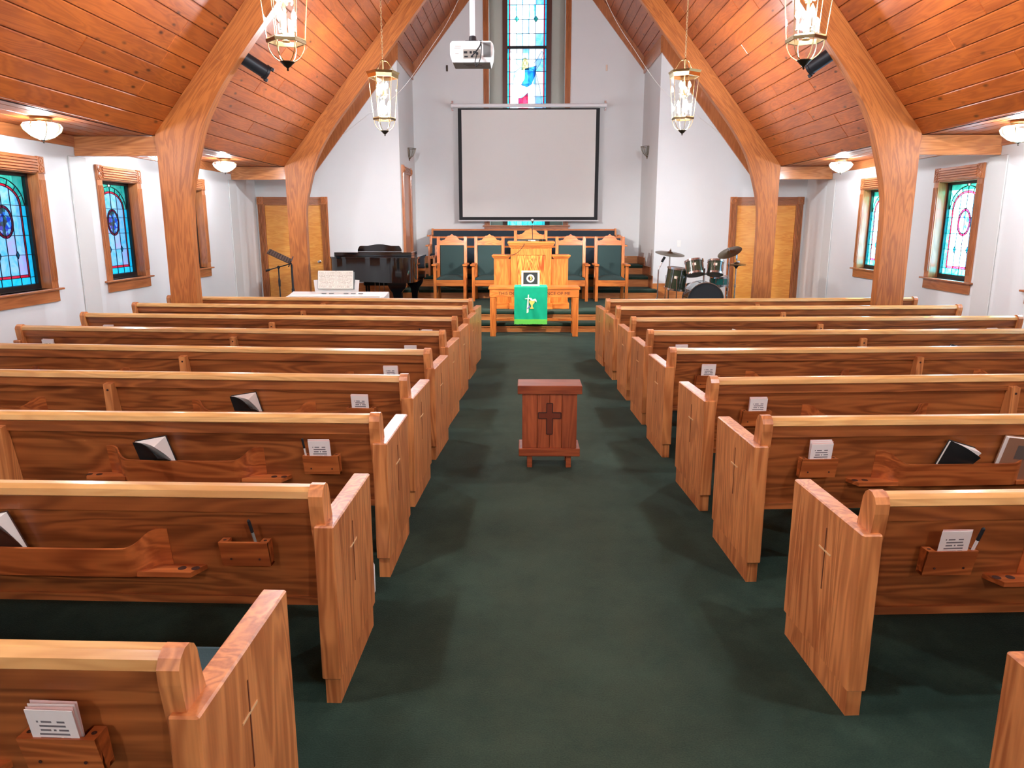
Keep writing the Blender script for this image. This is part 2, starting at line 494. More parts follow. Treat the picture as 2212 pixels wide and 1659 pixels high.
# ---------------------------------------------------------------- geometry helpers
class MB:
    """collects shapes into one mesh"""
    def __init__(s):
        s.bm = bmesh.new()
    def box(s, x0, x1, y0, y1, z0, z1, bev=0.0, M=None):
        r = bmesh.ops.create_cube(s.bm, size=1.0)
        vs = r['verts']
        for v in vs:
            v.co = Vector(((x0 + x1) / 2 + v.co.x * (x1 - x0), (y0 + y1) / 2 + v.co.y * (y1 - y0), (z0 + z1) / 2 + v.co.z * (z1 - z0)))
            if M:
                v.co = M @ v.co
        if bev:
            es = list({e for v in vs for e in v.link_edges})
            bmesh.ops.bevel(s.bm, geom=es, offset=bev, segments=1, affect='EDGES', profile=0.5)
        return s
    def prism(s, pts, axis, a, b, M=None):
        """polygon pts extruded along axis (0,1,2) from a to b; pts are the other two coordinates in order"""
        def mk(p, t):
            c = [0, 0, 0]
            o = [i for i in range(3) if i != axis]
            c[o[0]], c[o[1]], c[axis] = p[0], p[1], t
            v = Vector(c)
            return M @ v if M else v
        A = [s.bm.verts.new(mk(p, a)) for p in pts]
        B = [s.bm.verts.new(mk(p, b)) for p in pts]
        n = len(pts)
        fs = [s.bm.faces.new(A), s.bm.faces.new(B)]
        for i in range(n):
            fs.append(s.bm.faces.new((A[i], A[(i + 1) % n], B[(i + 1) % n], B[i])))
        bmesh.ops.recalc_face_normals(s.bm, faces=fs)
        return s
    def strip(s, A, B, th, axis):
        """solid band between polylines A and B (3D points), thickened along axis by th"""
        d = Vector([th if i == axis else 0 for i in range(3)])
        n = len(A)
        q = []
        for P in (A, B):
            q.append([s.bm.verts.new(Vector(p)) for p in P])
            q.append([s.bm.verts.new(Vector(p) + d) for p in P])
        a0, a1, b0, b1 = q
        fs = []
        for i in range(n - 1):
            for f in ((a0[i], a0[i + 1], b0[i + 1], b0[i]), (a1[i], b1[i], b1[i + 1], a1[i + 1]), (a0[i], a1[i], a1[i + 1], a0[i + 1]), (b0[i], b0[i + 1], b1[i + 1], b1[i])):
                fs.append(s.bm.faces.new(f))
        fs.append(s.bm.faces.new((a0[0], b0[0], b1[0], a1[0])))
        fs.append(s.bm.faces.new((a0[-1], a1[-1], b1[-1], b0[-1])))
        bmesh.ops.recalc_face_normals(s.bm, faces=fs)
        return s
    def sheet(s, pts, y):
        """one thin pane of glass in the xz plane"""
        s.bm.faces.new([s.bm.verts.new((p[0], y, p[1])) for p in pts])
        return s
    def tube(s, pts, r, n=8, closed=False):
        pts = [Vector(p) for p in pts]
        rs = r if isinstance(r, (list, tuple)) else [r] * len(pts)
        rings = []
        m = len(pts)
        up = Vector((0.31, 0.17, 0.93))
        for i, p in enumerate(pts):
            if closed:
                t = pts[(i + 1) % m] - pts[i - 1]
            else:
                t = pts[min(i + 1, m - 1)] - pts[max(i - 1, 0)]
            t.normalize()
            a = t.cross(up)
            if a.length < 0.05:
                a = t.cross(Vector((1, 0, 0)))
            a.normalize()
            b = t.cross(a)
            rings.append([s.bm.verts.new(p + a * math.cos(2 * PI * k / n) * rs[i] + b * math.sin(2 * PI * k / n) * rs[i]) for k in range(n)])
        fs = []
        for i in range(m if closed else m - 1):
            A, B = rings[i], rings[(i + 1) % m]
            for k in range(n):
                fs.append(s.bm.faces.new((A[k], A[(k + 1) % n], B[(k + 1) % n], B[k])))
        if not closed:
            fs.append(s.bm.faces.new(rings[0]))
            fs.append(s.bm.faces.new(rings[-1]))
        bmesh.ops.recalc_face_normals(s.bm, faces=fs)
        return s
    def lathe(s, prof, n=20, M=None, cx=0, cy=0, rot=0.0, caps=True):
        """prof: list of (r, z) around the z axis"""
        rings = []
        for r, z in prof:
            ring = []
            for k in range(n):
                a = 2 * PI * k / n + rot
                v = Vector((cx + r * math.cos(a), cy + r * math.sin(a), z))
                ring.append(s.bm.verts.new(M @ v if M else v))
            rings.append(ring)
        fs = []
        for A, B in zip(rings, rings[1:]):
            for k in range(n):
                fs.append(s.bm.faces.new((A[k], A[(k + 1) % n], B[(k + 1) % n], B[k])))
        if caps:
            if prof[0][0] > 1e-4:
                fs.append(s.bm.faces.new(rings[0]))
            if prof[-1][0] > 1e-4:
                fs.append(s.bm.faces.new(rings[-1]))
        bmesh.ops.recalc_face_normals(s.bm, faces=fs)
        return s
    def ball(s, c, r, n=10):
        prof = [(max(1e-5, r * math.sin(PI * i / n)), c[2] - r * math.cos(PI * i / n)) for i in range(n + 1)]
        return s.lathe(prof, n + 2, cx=c[0], cy=c[1], caps=False)
    def mesh(s, name, mat, smooth=None):
        me = bpy.data.meshes.new(name)
        s.bm.normal_update()
        s.bm.to_mesh(me)
        s.bm.free()
        me.materials.append(mat)
        if smooth is not None:
            for p in me.polygons:
                p.use_smooth = True
            me.set_sharp_from_angle(angle=math.radians(smooth))
        return me
    def build(s, name, mat, parent=None, smooth=None):
        return put(name, s.mesh(name, mat, smooth), parent)
def put(name, me, parent=None, loc=None, rz=0.0):
    o = bpy.data.objects.new(name, me)
    COL.objects.link(o)
    if parent is not None:
        o.parent = parent
    if loc is not None:
        o.location = loc
    if rz:
        o.rotation_euler = (0, 0, rz)
    return o
def tag(o, label, cat, group=None):
    o['label'] = label
    o['category'] = cat
    if group:
        o['group'] = group
    return o
def struct(o):
    o['kind'] = 'structure'
    return o
def empty(name, loc=(0, 0, 0), rz=0.0):
    o = bpy.data.objects.new(name, None)
    COL.objects.link(o)
    o.location = loc
    o.rotation_euler = (0, 0, rz)
    o.empty_display_size = 0.1
    return o
def thing(name, label, cat, loc=(0, 0, 0), rz=0.0, group=None):
    return tag(empty(name, loc, rz), label, cat, group)
def copy_tree(o, parent=None):
    c = o.copy()
    COL.objects.link(c)
    c.parent = parent
    for ch in o.children:
        copy_tree(ch, c)
    return c
def dup(o, loc, rz=None, label=None, group=None):
    c = copy_tree(o)
    c.location = loc
    if rz is not None:
        c.rotation_euler = (0, 0, rz)
    if label:
        c['label'] = label
    if group:
        c['group'] = group
    return c
def text_mesh(txt, size, mat, depth=0.002):
    cu = bpy.data.curves.new('txt', 'FONT')
    cu.body = txt
    cu.size = size
    cu.extrude = depth
    cu.align_x = 'CENTER'
    cu.align_y = 'CENTER'
    cu.space_character = 1.05
    o = bpy.data.objects.new('txt', cu)
    COL.objects.link(o)
    bpy.context.view_layer.update()
    me = bpy.data.meshes.new_from_object(o.evaluated_get(bpy.context.evaluated_depsgraph_get()))
    bpy.data.objects.remove(o)
    me.materials.clear()
    me.materials.append(mat)
    return me
def bez(p, n=10):
    """smooth polyline through points (Catmull-Rom)"""
    P = [Vector(p[0])] + [Vector(q) for q in p] + [Vector(p[-1])]
    out = []
    for i in range(1, len(P) - 2):
        for k in range(n):
            t = k / n
            a, b, c, d = P[i - 1], P[i], P[i + 1], P[i + 2]
            out.append(0.5 * ((2 * b) + (c - a) * t + (2 * a - 5 * b + 4 * c - d) * t * t + (3 * b - a - 3 * c + d) * t ** 3))
    out.append(P[-2])
    return out

# ---------------------------------------------------------------- the room
XL, XR, CX, EV, EZ, SL = -5.10, 5.32, 0.13, 4.28, 2.66, 1.235
YD, YB, XAL, XAR, YR = 14.45, 16.40, -2.33, 2.50, -5.0
ANG = math.atan(SL)
def roof(x):
    return EZ + SL * (EV - abs(x - CX))
struct(MB().box(XL - 0.3, XR + 0.3, YR - 0.3, YB + 0.6, -0.2, 0).build('floor', CARPET))
WZ0, WZ1, WHW = 1.00, 2.215, 0.43
WIN_L = [5.52, 7.55, 9.58, 11.59]
WIN_R = [5.38, 7.42, 9.46, 11.60]
def side_wall(name, x0, x1, wins):
    m = MB()
    m.box(x0, x1, YR, YD + 0.15, 0, WZ0).box(x0, x1, YR, YD + 0.15, WZ1, EZ + 0.1)
    e = [YR] + [v for w in wins for v in (w - WHW, w + WHW)] + [YD + 0.15]
    for a, b in zip(e[0::2], e[1::2]):
        m.box(x0, x1, a, b, WZ0, WZ1)
    return struct(m.build(name, WALL))
side_wall('wall_left', XL - 0.28, XL, WIN_L)
side_wall('wall_right', XR, XR + 0.28, WIN_R)
struct(MB().prism([(XL, 0), (XAL, 0), (XAL, roof(XAL)), (CX - EV, EZ), (XL, EZ)], 1, YD, YD + 0.15).build('wall_front_left', WALL))
struct(MB().prism([(XR, 0), (XAR, 0), (XAR, roof(XAR)), (CX + EV, EZ), (XR, EZ)], 1, YD, YD + 0.15).build('wall_front_right', WALL))
struct(MB().box(XAL - 0.15, XAL, YD + 0.15, YB, 0, roof(XAL)).build('wall_alcove_left', WALL))
struct(MB().box(XAR, XAR + 0.15, YD + 0.15, YB, 0, roof(XAR)).build('wall_alcove_right', WALL))
BW0, BW1, BWZ, BWT = -0.73, 0.85, 1.655, 6.9
m = MB()
m.prism([(XAL - 0.15, 0), (BW0, 0), (BW0, roof(BW0)), (XAL - 0.15, roof(XAL - 0.15))], 1, YB, YB + 0.12)
m.prism([(BW1, 0), (XAR + 0.15, 0), (XAR + 0.15, roof(XAR + 0.15)), (BW1, roof(BW1))], 1, YB, YB + 0.12)
m.box(BW0, BW1, YB, YB + 0.12, 0, BWZ)
m.prism([(BW0, BWT), (BW1, BWT), (BW1, roof(BW1)), (CX, roof(CX)), (BW0, roof(BW0))], 1, YB, YB + 0.12)
struct(m.build('wall_back', WALL))
m = MB()
m.box(BW0 - 0.1, BW0, YB + 0.12, YB + 0.5, BWZ - 0.1, BWT + 0.1).box(BW1, BW1 + 0.1, YB + 0.12, YB + 0.5, BWZ - 0.1, BWT + 0.1)
m.box(BW0, BW1, YB + 0.12, YB + 0.5, BWZ - 0.1, BWZ).box(BW0, BW1, YB + 0.12, YB + 0.5, BWT, BWT + 0.1)
m.box(BW0, -0.455, YB + 0.40, YB + 0.5, BWZ, BWT).box(0.575, BW1, YB + 0.40, YB + 0.5, BWZ, BWT)
struct(m.build('wall_window_recess', GREYP))
struct(MB().prism([(XL - 0.3, 0), (XR + 0.3, 0), (XR + 0.3, EZ), (CX + EV, EZ), (CX, roof(CX)), (CX - EV, EZ), (XL - 0.3, EZ)], 1, YR - 0.15, YR).build('wall_rear', WALL))
# shallow pilasters where the header beams meet the side walls
n = 0
for y in (8.71, 13.30):
    for x0, x1 in ((XL, XL + 0.018), (XR - 0.018, XR)):
        n += 1
        struct(MB().box(x0, x1, y - 0.17, y + 0.17, 0, 2.43, 0.008).build('wall_pilaster_%d' % n, PILAS))

# ceiling: two pitched plank slopes and two flat soffits
PLW = 0.1838
_plank = {}
def plank_mesh(w, ln):
    k = (round(w, 3), round(ln, 2))
    if k not in _plank:
        _plank[k] = MB().box(0.003, w - 0.003, 0.002, ln - 0.002, 0, 0.03, 0.007).mesh('plank', PINE)
    return _plank[k]
YC0 = 3.0
def slope(side):
    P = lambda d: (CX + side * d, EZ + SL * (EV - d))
    off = lambda d, h: (P(d)[0] + side * h * math.sin(ANG), P(d)[1] + h * math.cos(ANG))
    yend = YB + 0.12
    c = struct(MB().prism([off(EV + 0.02, 0.02), off(0.0, 0.02), off(0.0, 0.2), off(EV + 0.02, 0.2)], 1, YC0, yend).build('ceiling', PINEG))
    struct(MB().prism([off(EV + 0.02, 0.0), off(0.0, 0.0), off(0.0, 0.2), off(EV + 0.02, 0.2)], 1, YR - 0.15, YC0).build('ceiling_rear', PINE))
    ncourse = 37
    for i in range(ncourse):
        s0 = i * PLW                      # distance up the slope from the eave
        d_low = EV - s0 * math.cos(ANG)
        if d_low - PLW * math.cos(ANG) > 2.55:
            y1 = YD
        else:
            y1 = YB
        y = YC0 - random.choice((0.0, 1.2, 2.4))
        while y < y1 - 0.01:
            ln = random.choice((2.44, 3.05, 3.66, 4.88, 4.88))
            if y < YC0:
                ln -= (YC0 - y)
                y = YC0
                if ln <= 0.3:
                    ln += 2.44
            if y1 - (y + ln) < 0.8:
                ln = y1 - y
            o = put('plank', plank_mesh(PLW, ln), c)
            if side < 0:
                x, z = P(d_low)
                o.location = (x, y, z)
                o.rotation_euler = (0, -ANG, 0)
            else:
                x, z = P(d_low - PLW * math.cos(ANG))
                o.location = (x, y, z)
                o.rotation_euler = (0, ANG, 0)
            y += ln
    # soffit
    xa, xb = (XL, CX - EV) if side < 0 else (CX + EV, XR)
    s = struct(MB().box(xa, xb, YR, YD, EZ + 0.02, EZ + 0.15).build('ceiling_soffit', PINEG))
    nb = 5
    w = (xb - xa) / nb
    for i in range(nb):
        y = YC0
        k = random.choice((1.5, 2.6, 3.7))
        while y < YD - 0.01:
            ln = min(k, YD - y)
            if YD - y - ln < 0.6:
                ln = YD - y
            put('plank', plank_mesh(w, ln), s, (xa + i * w, y, EZ - 0.005))
            y += ln
            k = random.choice((2.44, 3.66, 4.88))
    return c
slope(-1)
slope(1)
# crown boards along the top of the side walls
struct(MB().box(XL, XL + 0.022, YC0, YD, 2.53, EZ - 0.006, 0.004).build('trim_1', TRIMY))
struct(MB().box(XR - 0.022, XR, YC0, YD, 2.53, EZ - 0.006, 0.004).build('trim_2', TRIMY))
# raking trim boards on the door walls, alcove side tops and the back wall
def rake(name, xa, xb, y0, y1, drop):
    pts = [(xa, roof(xa) - 0.005), (xb, roof(xb) - 0.005), (xb, roof(xb) - drop), (xa, roof(xa) - drop)]
    m = wood('rake_' + name, L(146, 82, 44), L(196, 122, 72), 2, 0.3, 0.3, rings=0.3)
    return struct(MB().prism(pts, 1, y0, y1).build(name, m))
rake('trim_3', CX - EV + 0.03, XAL, YD - 0.035, YD, 0.30)
rake('trim_4', CX + EV - 0.03, XAR, YD - 0.035, YD, 0.30)
rake('trim_5', XAL + 0.02, CX - 0.001, YB - 0.035, YB, 0.26)
rake('trim_6', XAR - 0.02, CX + 0.001, YB - 0.035, YB, 0.26)
struct(MB().box(XAL, XAL + 0.03, YD - 0.035, YB - 0.035, roof(XAL) - 0.30, roof(XAL) - 0.01, 0.004).build('trim_7', TRIMY))
struct(MB().box(XAR - 0.03, XAR, YD - 0.035, YB - 0.035, roof(XAR) - 0.30, roof(XAR) - 0.01, 0.004).build('trim_8', TRIMY))

# ---------------------------------------------------------------- curved timber arches
ARCH = wood('arch_laminated', L(142, 74, 28), L(198, 118, 54), 0, 0.46, 0.0, rings=0.5, vary=0.02, scale=1.0)
for n in ARCH.node_tree.nodes:
    if n.bl_idname == 'ShaderNodeTexCoord':
        at = N(ARCH.node_tree, 'ShaderNodeAttribute', attribute_name='grain')
        for l in list(ARCH.node_tree.links):
            if l.from_node == n:
                ARCH.node_tree.links.new(at.outputs['Vector'], l.to_socket)
        break
A_IN = [(3.95, 0), (3.955, .3), (3.957, .6), (3.958, .9), (3.958, 1.2), (3.955, 1.6), (3.94, 1.92), (3.91, 2.1), (3.86, 2.3), (3.80, 2.5), (3.73, 2.72), (3.63, 2.93), (3.49, 3.16), (3.33, 3.38), (3.17, 3.58), (2.93, 3.87), (2.5, 4.40), (2.13, 4.86), (1.78, 5.30), (1.0, 6.27), (0.0, 7.50)]
_od = [4.27] * 10 + [4.27, 4.11, 3.93, 3.75, 3.55, 3.35, 2.85, 2.45, 2.1, 1.28, 0.0]
A_OUT = [(d, A_IN[i][1] if i < 10 else EZ + SL * (EV - d) - 0.004) for i, d in enumerate(_od)]
def arch(y, lab):
    t = thing('timber_arch', lab, 'arch', (CX, y, 0), 0, 'curved timber arches')
    for s in (-1, 1):
        A = bez([(s * d, 0, z) for d, z in A_OUT], 3)
        B = bez([(s * d, 0, z) for d, z in A_IN], 3)
        me = MB().strip(A, B, 0.135, 1).mesh('arch_half', ARCH, 30)
        n = len(A)
        cum = [0.0]
        for i in range(1, n):
            cum.append(cum[-1] + ((A[i] + B[i]) / 2 - (A[i - 1] + B[i - 1]) / 2).length)
        at = me.attributes.new('grain', 'FLOAT_VECTOR', 'POINT')
        for v in me.vertices:
            i, part = v.index % n, v.index // n
            at.data[v.index].vector = (cum[i] + s * 20, 0.0 if part < 2 else 0.45, v.co.y)
        put('arch_half', me, t)
        x0, x1 = (XL + 0.005 - CX, -4.275) if s < 0 else (4.275, XR - 0.005 - CX)
        MB().box(x0, x1, 0.02, 0.115, 2.435, 2.648, 0.004).build('header_beam', GLUB, t)
    return t
arch(8.66, 'curved laminated timber arch with black spotlights hanging behind it')
arch(13.27, 'curved laminated timber arch standing just in front of the two maple doors')
arch(4.09, 'curved laminated timber arch over the rear pews')

# ---------------------------------------------------------------- chancel platform and steps
def step(name, x0, x1, y0, y1, z0, z1, nose=0.025, wood_back=True):
    """carpeted tread with overhanging padded nose, timber riser in front"""
    t = struct(empty(name, (0, 0, 0)))
    MB().box(x0, x1, y0, y1, z0, z1 - 0.055).build('riser', STEPW, t)
    MB().box(x0 - 0.012, x1 + 0.012, y0 - nose, y1, z1 - 0.055, z1, 0.015).build('tread', CARPET, t)
    MB().box(x0, x1, y0 - 0.012, y0, z1 - 0.075, z1 - 0.055).build('cove_moulding', STEPW, t)
    return t
step('platform_step', -3.55, 3.72, 11.71, YD, 0.0, 0.15)
step('platform_step', -1.75, 2.02, 12.02, 14.15, 0.15, 0.30)
step('platform_step', -2.42, 2.54, 14.15, 14.42, 0.15, 0.46)
step('platform_step', XAL + 0.005, XAR - 0.005, 14.40, 14.90, 0.15, 0.4601, nose=-0.02)
step('platform_step', XAL + 0.005, XAR - 0.005, 14.90, 15.65, 0.15, 0.655)
step('platform_step', XAL + 0.005, XAR - 0.005, 15.65, YB - 0.001, 0.15, 0.84)
# stepped baseboards
n = 0
for xa, xb in ((XAL, XAL + 0.018), (XAR - 0.018, XAR)):
    n += 1
    struct(MB().prism([(14.45, 0.46), (14.9, 0.46), (14.9, 0.655), (15.65, 0.655), (15.65, 0.84), (YB - 0.02, 0.84), (YB - 0.02, 1.0), (15.5, 1.0), (15.5, 0.85), (14.75, 0.85), (14.75, 0.70), (14.45, 0.70)], 0, xa, xb).build('baseboard_alcove_%d' % n, TRIMY))
struct(MB().box(XAL + 0.02, XAR - 0.02, YB - 0.02, YB, 0.84, 1.0, 0.004).build('baseboard_back', STEPW))
struct(MB().box(-3.55, XAL, YD - 0.02, YD, 0.15, 0.56, 0.004).build('baseboard_front_left', STEPW))
struct(MB().box(XAR, 3.68, YD - 0.02, YD, 0.15, 0.56, 0.004).build('baseboard_front_right', STEPW))

# ---------------------------------------------------------------- doors
def rosette(m, x, z, w, h, y0, y1):
    m.box(x - w / 2, x + w / 2, y0, y1, z - h / 2, z + h / 2, 0.003)
    R = Matrix.Translation((x, y0, z)) @ Matrix.Rotation(PI / 2, 4, 'X')
    m.lathe([(w * .42, -0.002), (w * .42, 0.014), (w * .34, 0.016), (w * .29, 0.003), (w * .14, 0.003), (w * .1, 0.014), (0.001, 0.015)], 20, R, caps=False)
def casing(parent, x0, x1, z0, z1, cw, hw, yf, yb, mx=TRIMX, mz=TRIMZ, names=('side_casing', 'head_casing', 'corner_block')):
    """fluted casing with corner blocks; opening x0..x1 to z1, outward face at yf (towards the viewer, negative y)"""
    for a in (x0 - cw, x1):
        m = MB().box(a, a + cw, yf + 0.008, yb, z0, z1, 0.002)
        k = 4
        for i in range(k):
            c = a + cw * (i + 0.9) / (k + 0.8)
            m.prism([(c - cw * .075, yf + 0.009), (c - cw * .06, yf - 0.010), (c + cw * .06, yf - 0.010), (c + cw * .075, yf + 0.009)], 2, z0 + 0.002, z1 - 0.002)
        m.build(names[0], mz, parent)
    m = MB().box(x0 + 0.001, x1 - 0.001, yf + 0.008, yb, z1, z1 + hw, 0.002)
    k = 5
    for i in range(k):
        c = z1 + hw * (i + 0.9) / (k + 0.8)
        m.prism([(yf + 0.009, c - hw * .065), (yf - 0.010, c - hw * .05), (yf - 0.010, c + hw * .05), (yf + 0.009, c + hw * .065)], 0, x0 + 0.003, x1 - 0.003)
    m.build(names[1], mx, parent)
    for a in (x0 - cw / 2, x1 + cw / 2):
        m = MB()
        rosette(m, a, z1 + hw / 2, cw + 0.008, hw + 0.008, yf - 0.012, yb)
        m.build(names[2], mz, parent, 40)
def door(name, x0, x1, z0, z1, knob_right):
    t = struct(empty(name, (0, YD, 0)))
    cw = 0.115
    casing(t, x0 + cw, x1 - cw, z0, z1 - 0.13, cw, 0.13, -0.035, 0.0)
    MB().box(x0 + cw, x0 + cw + 0.018, -0.03, 0.0, z0, z1 - 0.13).box(x1 - cw - 0.018, x1 - cw, -0.03, 0.0, z0, z1 - 0.13).box(x0 + cw + 0.018, x1 - cw - 0.018, -0.03, 0, z1 - 0.148, z1 - 0.13).build('jamb', TRIMZ, t)
    MB().box(x0 + cw + 0.02, x1 - cw - 0.02, -0.014, -0.001, z0 + 0.01, z1 - 0.15, 0.002).build('door_slab', MAPLE, t)
    kx = (x1 - cw - 0.09) if knob_right else (x0 + cw + 0.09)
    R = Matrix.Translation((kx, -0.014, 0.97)) @ Matrix.Rotation(PI / 2, 4, 'X')
    MB().lathe([(0.032, 0), (0.032, 0.006), (0.012, 0.012), (0.011, 0.035), (0.024, 0.045), (0.029, 0.058), (0.024, 0.07), (0.001, 0.075)], 16, R).build('door_knob', CHROME, t, 40)
    return t
door('door_1', -5.07, -3.73, 0.0, 2.18, True)
door('door_2', 3.90, 5.27, 0.0, 2.175, False)
# doorway on the left side wall of the alcove
t = struct(empty('door_3', (XAL, 15.13, 0), PI / 2))
casing(t, -0.42, 0.42, 0.46, 2.64, 0.115, 0.14, -0.035, 0.0)
MB().box(-0.42, 0.42, -0.012, -0.001, 0.86, 2.64, 0.002).build('door_slab', TRIMZ, t)

# ---------------------------------------------------------------- stained glass side windows
def lead(m, pts, y0, y1, w=0.005, closed=True):
    n = len(pts)
    for i in range(n if closed else n - 1):
        a, b = Vector((pts[i][0], pts[i][1])), Vector((pts[(i + 1) % n][0], pts[(i + 1) % n][1]))
        d = b - a
        if d.length < 1e-4:
            continue
        nrm = Vector((-d.y, d.x)).normalized() * w / 2
        q = [a + nrm, b + nrm, b - nrm, a - nrm]
        m.prism([(p.x, p.y) for p in q], 1, y0, y1)
def glazing():
    """panes of one side window: local x across (glass 0.74 wide), z up; returns list of (pts, material)"""
    W2, z0, z1 = 0.37, 1.055, 2.165
    b, r = 0.075, 0.022
    P = []
    rect = lambda a, c, e, f: [(a, e), (c, e), (c, f), (a, f)]
    zb = z0 + 0.075          # bottom border top
    zr = zb + 0.028          # red strip top
    rows = [zr, 1.365, 1.565, 1.76, 1.95]
    xs = [-W2, -W2 + b, -W2 + b + r, 0, 0, W2 - b - r, W2 - b, W2]
    xi = W2 - b - r
    cols = [-xi, -xi / 3 * 1.0 - 0.0, xi / 3, xi]
    cols = [-xi, -xi * .5, 0.0, xi * .5, xi]
    # bottom border and red strip
    for a, c in zip([-W2, -W2 + b, -0.15, 0, 0.15, W2 - b], [-W2 + b, -0.15, 0, 0.15, W2 - b, W2]):
        P.append((rect(a, c, z0, zb), GCYAN))
    for a, c in zip(cols, cols[1:]):
        P.append((rect(a, c, zb, zr), GRED))
    # side borders
    zs = [zb, 1.365, 1.565, 1.76, 1.87]
    for e, f in zip(zs, zs[1:]):
        for s in (-1, 1):
            a, c = sorted((s * W2, s * (W2 - b)))
            P.append((rect(a, c, e, f), GCYAN))
            a, c = sorted((s * (W2 - b), s * xi))
            P.append((rect(a, c, e, f), GRED))
    # field
    sp = 1.87
    RX, RZ = xi, 0.19
    ell = lambda x, g=0.0: sp + (RZ + g) * math.sqrt(max(0.0, 1 - (x / (RX + g)) ** 2))
    fr = [zr, 1.365, 1.565, 1.76, 1.87]
    for i, (e, f) in enumerate(zip(fr, fr[1:])):
        for j, (a, c) in enumerate(zip(cols, cols[1:])):
            P.append((rect(a, c, e, f), GLAV if (i * 3 + j * 2) % 5 == 0 else GSKY))
    for a, c in zip(cols, cols[1:]):
        top = [(a + (c - a) * k / 6.0, ell(a + (c - a) * k / 6.0)) for k in range(7)]
        P.append(([(a, sp), (c, sp)] + [p for p in reversed(top) if p[1] > sp + 1e-4], GSKY))
    # arch bands
    def arc(g, t):
        return ((RX + g) * math.cos(t), sp + (RZ + g) * math.sin(t))
    nseg = 8
    for g0, g1, mt in ((0.0, 0.024, GRED), (0.024, 0.082, GTEAL)):
        for k in range(nseg):
            ta, tb = PI * k / nseg, PI * (k + 1) / nseg
            A = [arc(g0, ta + (tb - ta) * q / 3.0) for q in range(4)]
            B = [arc(g1, ta + (tb - ta) * q / 3.0) for q in range(4)]
            B = [(max(-W2, min(W2, x)), min(z1, z)) for x, z in B]
            P.append((A + B[::-1], mt))
    # spandrels
    for s in (-1, 1):
        pts = [(s * W2, sp + 0.03)] + [(s * W2, z1), (s * 0.03, z1)]
        c = []
        for k in range(5):
            t = math.acos(min(1, 0.03 / (RX + 0.082))) * (1 - k / 4.0)
            x, z = arc(0.082, t)
            c.append((s * min(x, W2), min(z, z1)))
        P.append((pts + c, GTEAL))
    return P
def stained_window(name, loc, rz):
    t = struct(empty(name, loc, rz))
    if WIN_PROTO:
        for ch in WIN_PROTO[0].children:
            copy_tree(ch, t)
        return t
    WIN_PROTO.append(t)
    # casing: local +y is into the room here, so build with y mirrored
    cw, hw = 0.108, 0.165
    def cas():
        for a in (-WHW - cw + 0.02, WHW - 0.02):
            m = MB().box(a, a + cw, 0.0, 0.020, WZ0, WZ1 - 0.01, 0.002)
            for i in range(5):
                c = a + cw * (i + 0.9) / 5.8
                m.prism([(c - .006, 0.019), (c - .005, 0.030), (c + .005, 0.030), (c + .006, 0.019)], 2, WZ0 + 0.08, WZ1 - 0.08)
            m.build('side_casing', TRIMZ, t)
        m = MB().box(-WHW + 0.021, WHW - 0.021, 0.0, 0.022, WZ1 - 0.01, WZ1 - 0.01 + hw, 0.002)
        for i in range(5):
            c = WZ1 - 0.01 + hw * (i + 0.9) / 5.8
            m.prism([(0.021, c - .010), (0.042, c - .007), (0.042, c + .007), (0.021, c + .010)], 0, -WHW + 0.024, WHW - 0.024)
        m.build('head_casing', TRIMX, t)
        for a in (-WHW + 0.02 - cw / 2, WHW - 0.02 + cw / 2):
            m = MB()
            c = WZ1 - 0.01 + hw / 2
            m.box(a - cw / 2 - .004, a + cw / 2 + .004, 0, 0.03, c - hw / 2 - .004, c + hw / 2 + .004, 0.003)
            for dz in (-0.04, 0.04):
                R = Matrix.Translation((a, 0.028, c + dz)) @ Matrix.Rotation(-PI / 2, 4, 'X')
                m.lathe([(.04, 0), (.04, .008), (.033, .010), (.030, .004), (.012, .004), (.010, .010), (.001, .011)], 18, R, caps=False)
            m.build('corner_block', TRIMZ, t, 40)
    cas()
    MB().box(-WHW - 0.14, WHW + 0.14, -0.10, 0.055, WZ0 - 0.022, WZ0, 0.005).build('sill', TRIMX, t)
    MB().box(-WHW - 0.088, WHW + 0.088, 0.0, 0.022, WZ0 - 0.145, WZ0 - 0.022, 0.003).build('apron', TRIMX, t)
    j = MB()
    j.box(-WHW, -WHW + 0.02, -0.16, 0.0, WZ0, WZ1).box(WHW - 0.02, WHW, -0.16, 0.0, WZ0, WZ1).box(-WHW + 0.02, WHW - 0.02, -0.16, 0.0, WZ1 - 0.02, WZ1)
    j.build('jamb_lining', TRIMZ, t)
    f = MB()
    for a, b_, c, d in ((-WHW + .02, -.37, WZ0, WZ1 - .02), (.37, WHW - .02, WZ0, WZ1 - .02), (-.37, .37, WZ0, 1.055), (-.37, .37, 2.165, WZ1 - .02)):
        f.box(a, b_, -0.15, -0.10, c, d)
    f.build('sash_frame', BLACKF, t)
    lm = MB()
    for pts, mt in glazing():
        MB().sheet(pts, -0.135).build('pane', mt, t)
        lead(lm, pts, -0.139, -0.128)
    # medallion: oval picture pane with a red ring
    oc = 1.70
    el = lambda rx, rz, n=24, a0=0.0, a1=2 * PI: [(rx * math.cos(a0 + (a1 - a0) * k / n), oc + rz * math.sin(a0 + (a1 - a0) * k / n)) for k in range(n)]
    MB().sheet(el(0.11, .14), -0.128).build('medallion_pane', GSCENE, t)
    for k in range(8):
        a0, a1 = 2 * PI * k / 8, 2 * PI * (k + 1) / 8
        A = [(.11 * math.cos(a0 + (a1 - a0) * q / 3), oc + .14 * math.sin(a0 + (a1 - a0) * q / 3)) for q in range(4)]
        B = [(.134 * math.cos(a0 + (a1 - a0) * q / 3), oc + .165 * math.sin(a0 + (a1 - a0) * q / 3)) for q in range(4)]
        MB().sheet(A + B[::-1], -0.128).build('ring_pane', GRED, t)
        lead(lm, A + B[::-1], -0.131, -0.122)
